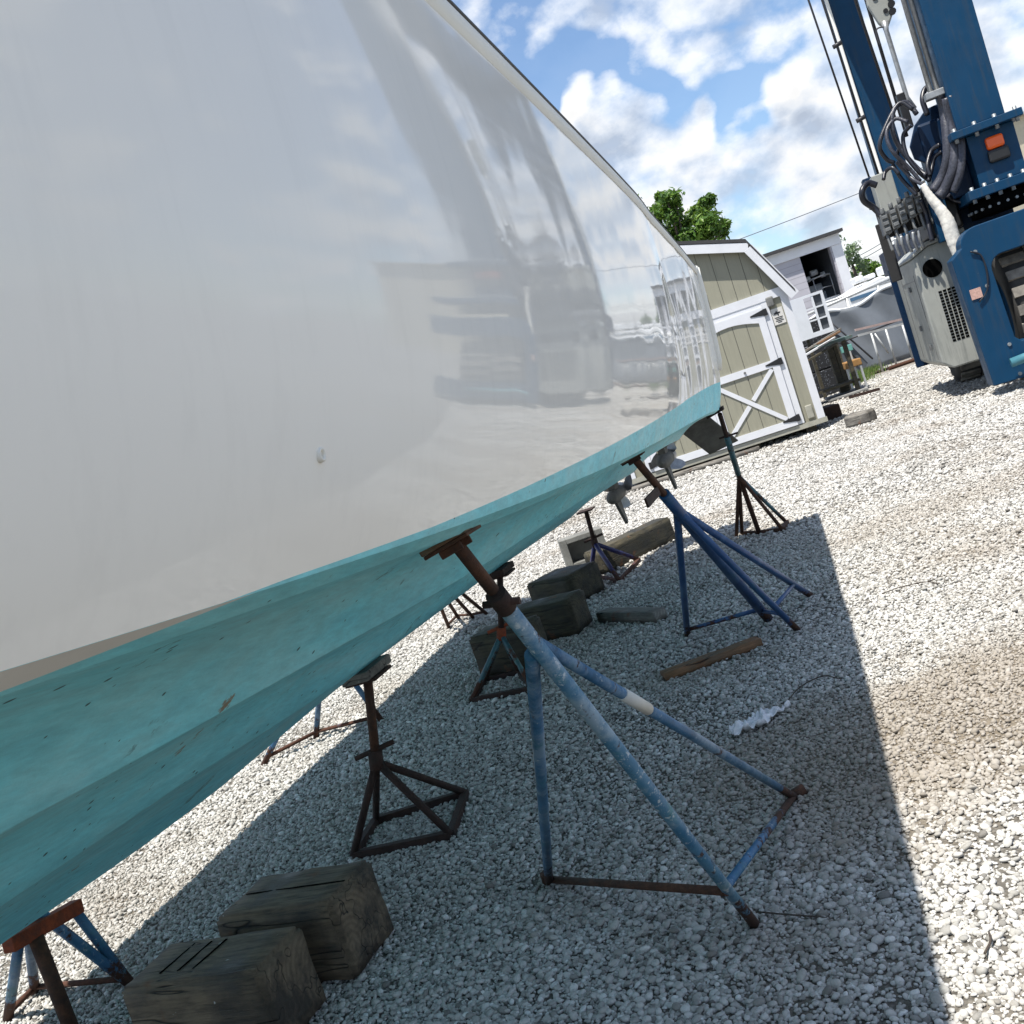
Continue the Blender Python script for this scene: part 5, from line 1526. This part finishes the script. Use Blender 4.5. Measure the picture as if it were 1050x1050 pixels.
for (p, q) in (((836, 325), (884, 374)), ((846, 325), (895, 368)), ((860, 352), (925, 327))): rp.tube([D(*p, YT - .72), D(*q, YT - .72)], .022, 6)
rp.build('rope', 'wire', tf)
# boats seen over the tarpaulin: pale clutter
cb_ = thing('covered_boat', Vector((D(905, 285, 29).x, 29.5, 0)), 'white boat top with dark windscreen showing above the tarpaulin', 'boat')
k_ = MB(); q0, q1 = D(868, 308, 29), D(925, 284, 29)
k_.prism([Vector((q0.x, 29, .6)), Vector((q1.x, 29, .6)), Vector((q1.x, 29, q1.z + .02)), Vector((q0.x + 1.1, 29, q0.z + .35)), Vector((q0.x, 29, q0.z + .12))], (0, 1.8, 0)); k_.build('hull', 'boat_white', cb_, bevel=.05)
kk = MB()
for x_, h_ in ((.5, .35), (.85, .25), (1.3, .45), (1.6, .3)): kk.obox((q0.x + x_, 29.2, q0.z + .36), (.24, 0, 0), (0, .5, 0), (0, 0, h_ * .55))
kk.build('deck_gear', 'boat_white', cb_, bevel=.05)
MB().obox((q0.x + .1, 28.98, q0.z - .08), (1.2, 0, 0), (0, .012, 0), (0, 0, .10)).build('windscreen', 'canvas_blue', cb_)

# white sash window leaning in front of the traps
YS = 20.5
sw = thing('sash_window', Vector((D(834, 330, YS).x, YS, 0)), 'white six pane window sash propped up beside the shed', 'window')
a_, b__, c_ = D(817, 327, YS), D(845, 316, YS), D(822, 351, YS)
x0s, x1s = D(820, 326, YS).x, D(846, 318, YS).x
zt2 = D(833, 304, YS).z; zb2 = D(836, 345, YS).z
xa, xb_ = D(826, 325, YS).x, D(849, 317, YS).x
fr = MB(); wf = .055
wS = xb_ - xa; hS = zt2 - zb2
xa0 = xa - .10
za1, zb1s = D(835, 297, YS).z - .05, D(838, 345, YS).z
fr.obox((xa - .25, YS, zb1s), (.25 + wf, 0, 0), (0, .045, 0), (0, 0, za1 - zb1s)); fr.obox((xb_ - wf, YS, zb1s), (wf, 0, 0), (0, .045, 0), (0, 0, za1 - zb1s))
fr.obox((xa + wf + .0005, YS, za1 - wf), (wS - 2 * wf - .001, 0, 0), (0, .044, 0), (0, 0, wf)); fr.obox((xa + wf + .0005, YS, zb1s), (wS - 2 * wf - .001, 0, 0), (0, .044, 0), (0, 0, wf * 1.7))
xm_ = (xa + xb_) / 2
fr.obox((xm_ - .02, YS + .004, zb1s + wf * 1.7 + .0005), (.04, 0, 0), (0, .034, 0), (0, 0, za1 - zb1s - 2.7 * wf - .001))
for k in (1, 2):
    zz_ = zb1s + wf * 1.7 + (za1 - zb1s - 2.7 * wf) * k / 3
    fr.obox((xa + wf + .001, YS + .006, zz_ - .016), (xm_ - .0205 - xa - wf - .001, 0, 0), (0, .03, 0), (0, 0, .032)); fr.obox((xm_ + .0205, YS + .006, zz_ - .016), (xb_ - wf - .001 - xm_ - .0205, 0, 0), (0, .03, 0), (0, 0, .032))
fr.build('frame', 'frame_white', sw)
MB().obox((xm_ + .01, YS + .046, zb1s + .02), (xb_ - xm_ - .02, 0, 0), (0, .006, 0), (0, 0, za1 - zb1s - .04)).build('pane', 'tarp_dark', sw)
pst = MB()
for x_ in (xa - .1, xb_ - .05): pst.obox((x_, YS + .06, 0), (.06, 0, 0), (0, .06, 0), (0, 0, zb1s + .2))
pst.build('prop_post', 'timber_dark', sw)
# wire traps
tr_ = thing('wire_trap', Vector((D(838, 350, 21.5).x, 21.8, 0)), 'stack of dark wire mesh traps under the white window sash', 'traps')
q0, q1 = D(824, 357, 21.4), D(847, 338, 21.4)
for k in range(3):
    MB().obox((q0.x - .25, 21.4 + .01 * k, .02 + k * .55), (q1.x - q0.x + .32, 0, 0), (0, .6, 0), (0, 0, .53)).build('trap', 'mesh_trap', tr_, bevel=.02)
# lumber pile
def pole_px(name, label, p, q, Y, w, h, mat, cat, group=None):
    a_, b_ = D(*p, Y), D(*q, Y); m_ = MB().bar(a_, b_, w, h)
    return tag(m_.build(name, mat, bevel=.004), label, cat, group)
lp = thing('sawhorse_table', Vector((D(842, 365, 19.5).x, 19.6, 0)), 'rough work table loaded with dark scrap next to the shed corner', 'table')
q = D(828, 375, 19.5); zt3 = D(846, 352, 19.5).z
MB().obox((q.x - .1, 19.4, zt3 - .06), (1.05, 0, 0), (0, .7, 0), (0, 0, .06)).build('table_top', 'timber_green', lp, bevel=.005)
for x_ in (.0, .8):
    for y_ in (19.45, 20.0): MB().obox((q.x - .05 + x_, y_, 0), (.07, 0, 0), (0, .07, 0), (0, 0, zt3 - .061)).build('leg', 'timber_dark', lp)
MB().obox((q.x - .05, 19.5, .22), (.95, 0, 0), (0, .5, 0), (0, 0, .05)).build('shelf', 'timber_dark', lp)
for i, (p, q_, mm, lb) in enumerate((((824, 361), (862, 337), 'timber_grey', 'long pale board topmost on the scrap table'), ((826, 364), (856, 346), 'trim_white', 'white board under the long pale board on the scrap table'), ((828, 370), (858, 352), 'timber_dark', 'dark board lowest on the scrap table'), ((838, 353), (861, 340), 'timber_brown', 'brown board crossing the pale boards on the scrap table'))):
    pole_px('scrap_board', lb, p, q_, 19.35 - .06 * i, .10, .035, mm, 'board', 'boards on the scrap table')
bx = D(850, 383, 18.2)
po = MB(); q = G(866, 406); qt = D(848, 357, q.y); po.bar(q, Vector((q.x - .02, q.y, qt.z)), .11, .11)
tag(po.build('wooden_post', 'timber_dark', bevel=.008), 'dark wooden post standing in the gravel right of the shed', 'post')
ch = thing('folding_chair', Vector((D(866, 372, 20.6).x, 20.6, 0)), 'worn chair with a teal back and orange seat behind the dark post', 'chair')
a_ = D(856, 364, 20.6); b_ = D(874, 355, 20.6)
MB().obox((a_.x, 20.6, a_.z - .02), (b_.x - a_.x, 0, 0), (0, .05, 0), (0, 0, .13)).build('backrest', 'teal_board', ch, bevel=.01)
a2 = D(862, 375, 20.5); 
MB().obox((a2.x, 20.25, a2.z - .1), (.34, 0, 0), (0, .34, 0), (0, 0, .14)).build('seat', 'orange_bin', ch, bevel=.02)
for x_ in (0.02, .30):
    MB().bar((a2.x + x_, 20.28, 0), (a2.x + x_, 20.28, a2.z - .101), .035, .035).build('leg', 'pipe_pale', ch)
    MB().bar((a2.x + x_, 20.62, 0), (a2.x + x_, 20.62, a_.z - .021), .035, .035).build('leg', 'pipe_pale', ch)
# long pipe rack before the tarpaulin
pr2 = thing('pipe_rack', Vector((D(905, 365, 23.4).x, 23.5, 0)), 'long pale pipe rack with two rails standing before the grey tarpaulin', 'rack')
YP_ = 23.4
MB().bar(D(877, 338.5, YP_), D(935, 325, YP_), .09, .05).build('rail', 'pipe_pink', pr2)
MB().bar(D(880, 344, YP_ - .4), D(938, 329, YP_ - .4), .05, .05).build('rail', 'pipe_pale', pr2)
for (px, py) in ((893, 341), (908, 337), (925, 332)):
    q = D(px, py, YP_ - .2); MB().tube([Vector((q.x, q.y, 0)), q], .025, 8).build('leg', 'pipe_pale', pr2)
MB().tube([D(897, 342, YP_ - .25), D(911, 362, YP_ - .25)], .018, 8).build('brace', 'pipe_pale', pr2)
# low heap of pipes at the foot of the tarpaulin
for i, (p, q_, r_, mm, lb) in enumerate((((862, 388), (925, 362), .045, 'teal_old', 'green painted pipe lowest at the foot of the tarpaulin'), ((868, 382), (926, 356), .035, 'pipe_pale', 'pale pipe lying above the green painted pipe'), ((885, 373), (930, 352), .04, 'steel', 'grey pipe topmost at the foot of the tarpaulin'), ((880, 390), (930, 367), .03, 'rust_dark', 'dark pipe nearest the gravel before the tarpaulin'))):
    a_ = G(*p); b_ = G(*q_) 
    z_ = r_ + [.0, .10, .22, .0][i]
    tag(MB().tube([Vector((a_.x, 23.0 + .12 * i, z_)), Vector((b_.x + .4, 23.05 + .12 * i, z_))], r_, 10).build('pipe', mm), lb, 'pipe', 'pipes at the foot of the tarpaulin')
# flat boards and the block beside the shed
a_ = G(856, 414)
MB_ = MB().obox(G(850, 414) + Vector((0, 0, .03)), Vector((.75, -.15, 0)), Vector((.25, .9, 0)), Vector((0, 0, .04)))
tag(MB_.build('grey_board', 'board_flat', bevel=.005), 'flat grey board lying on the gravel by the shed corner', 'board')
MB_ = MB().bar(G(872, 412) + Vector((0, 0, .08)), G(903, 402) + Vector((0, 0, .06)), .05, .05)
tag(MB_.build('metal_strip', 'rust_dark'), 'thin dark strip lying across the gravel beyond the flat grey board', 'strip')
q = G(868, 440)
timber('timber_block', 'short worn timber block lying in the sun by the shed corner', q, G(889, 435) - q + Vector((.05, 0, 0)), Vector((.08, .25, 0)), .17, 'timber_grey', group=None)
MB_ = MB().obox(G(846, 434) + Vector((0, .1, 0)), Vector((.34, 0, 0)), Vector((0, .5, 0)), Vector((0, 0, .22)))
tag(MB_.build('scrap_crate', 'rust_dark', bevel=.02), 'dark scrap crate in the shade at the shed corner', 'crate')

def grass(label, spots, per, h):
    vs, fs, tone = [], [], []
    loc = spots[0]
    for c in spots:
        for _ in range(per):
            x = c.x + random.gauss(0, .22); y = c.y + random.gauss(0, .22); a_ = random.uniform(0, 6.28); hh = h * random.uniform(.4, 1.2); ln = random.gauss(0, .35) * hh; w_ = .007
            o = len(vs); dx, dy = math.cos(a_), math.sin(a_)
            vs += [(x - dx * w_, y - dy * w_, 0), (x + dx * w_, y + dy * w_, 0), (x + dx * w_ * .7 + ln * .4, y + dy * w_ * .7, hh * .6), (x + ln, y, hh), (x - dx * w_ * .7 + ln * .4, y - dy * w_ * .7, hh * .6)]
            fs.append((o, o + 1, o + 2, o + 3, o + 4)); tone += [random.random()] * 5
    me = bpy.data.meshes.new('grass'); me.from_pydata([(p[0] - loc.x, p[1] - loc.y, p[2]) for p in vs], [], fs); me.update()
    at = me.attributes.new('tone', 'FLOAT', 'POINT'); at.data.foreach_set('value', np.array(tone, np.float32))
    me.materials.append(M['grass']); o = bpy.data.objects.new('grass', me); COL.objects.link(o); o.location = loc
    tag(o, label, 'grass', kind='stuff')
grass('green weeds growing at the foot of the dark post', [G(x, y) for x, y in ((872, 393), (878, 390), (884, 387), (868, 398), (876, 395), (890, 385), (852, 401), (846, 404), (862, 399))], 260, .20)

# power lines
def wire(label, p, q, Y, r):
    a_, b_ = D(*p, Y), D(*q, Y); d = (b_ - a_)
    a_ -= d * 1.6; b_ += d * 1.5
    pts = [a_.lerp(b_, k / 20) - Vector((0, 0, .3 * (1 - (k / 10 - 1) ** 2) - .3)) for k in range(21)]
    tag(MB().tube(pts, r, 6).build('power_line', 'power'), label, 'cable', 'power lines across the sky')
wire('single faint power line crossing the sky above the warehouse', (760, 245), (890, 195), 48, .018)
wire('upper power line low over the far tree', (880, 263), (905, 249), 55, .022)
wire('lower power line low over the far tree', (882, 267), (907, 253), 55, .022)
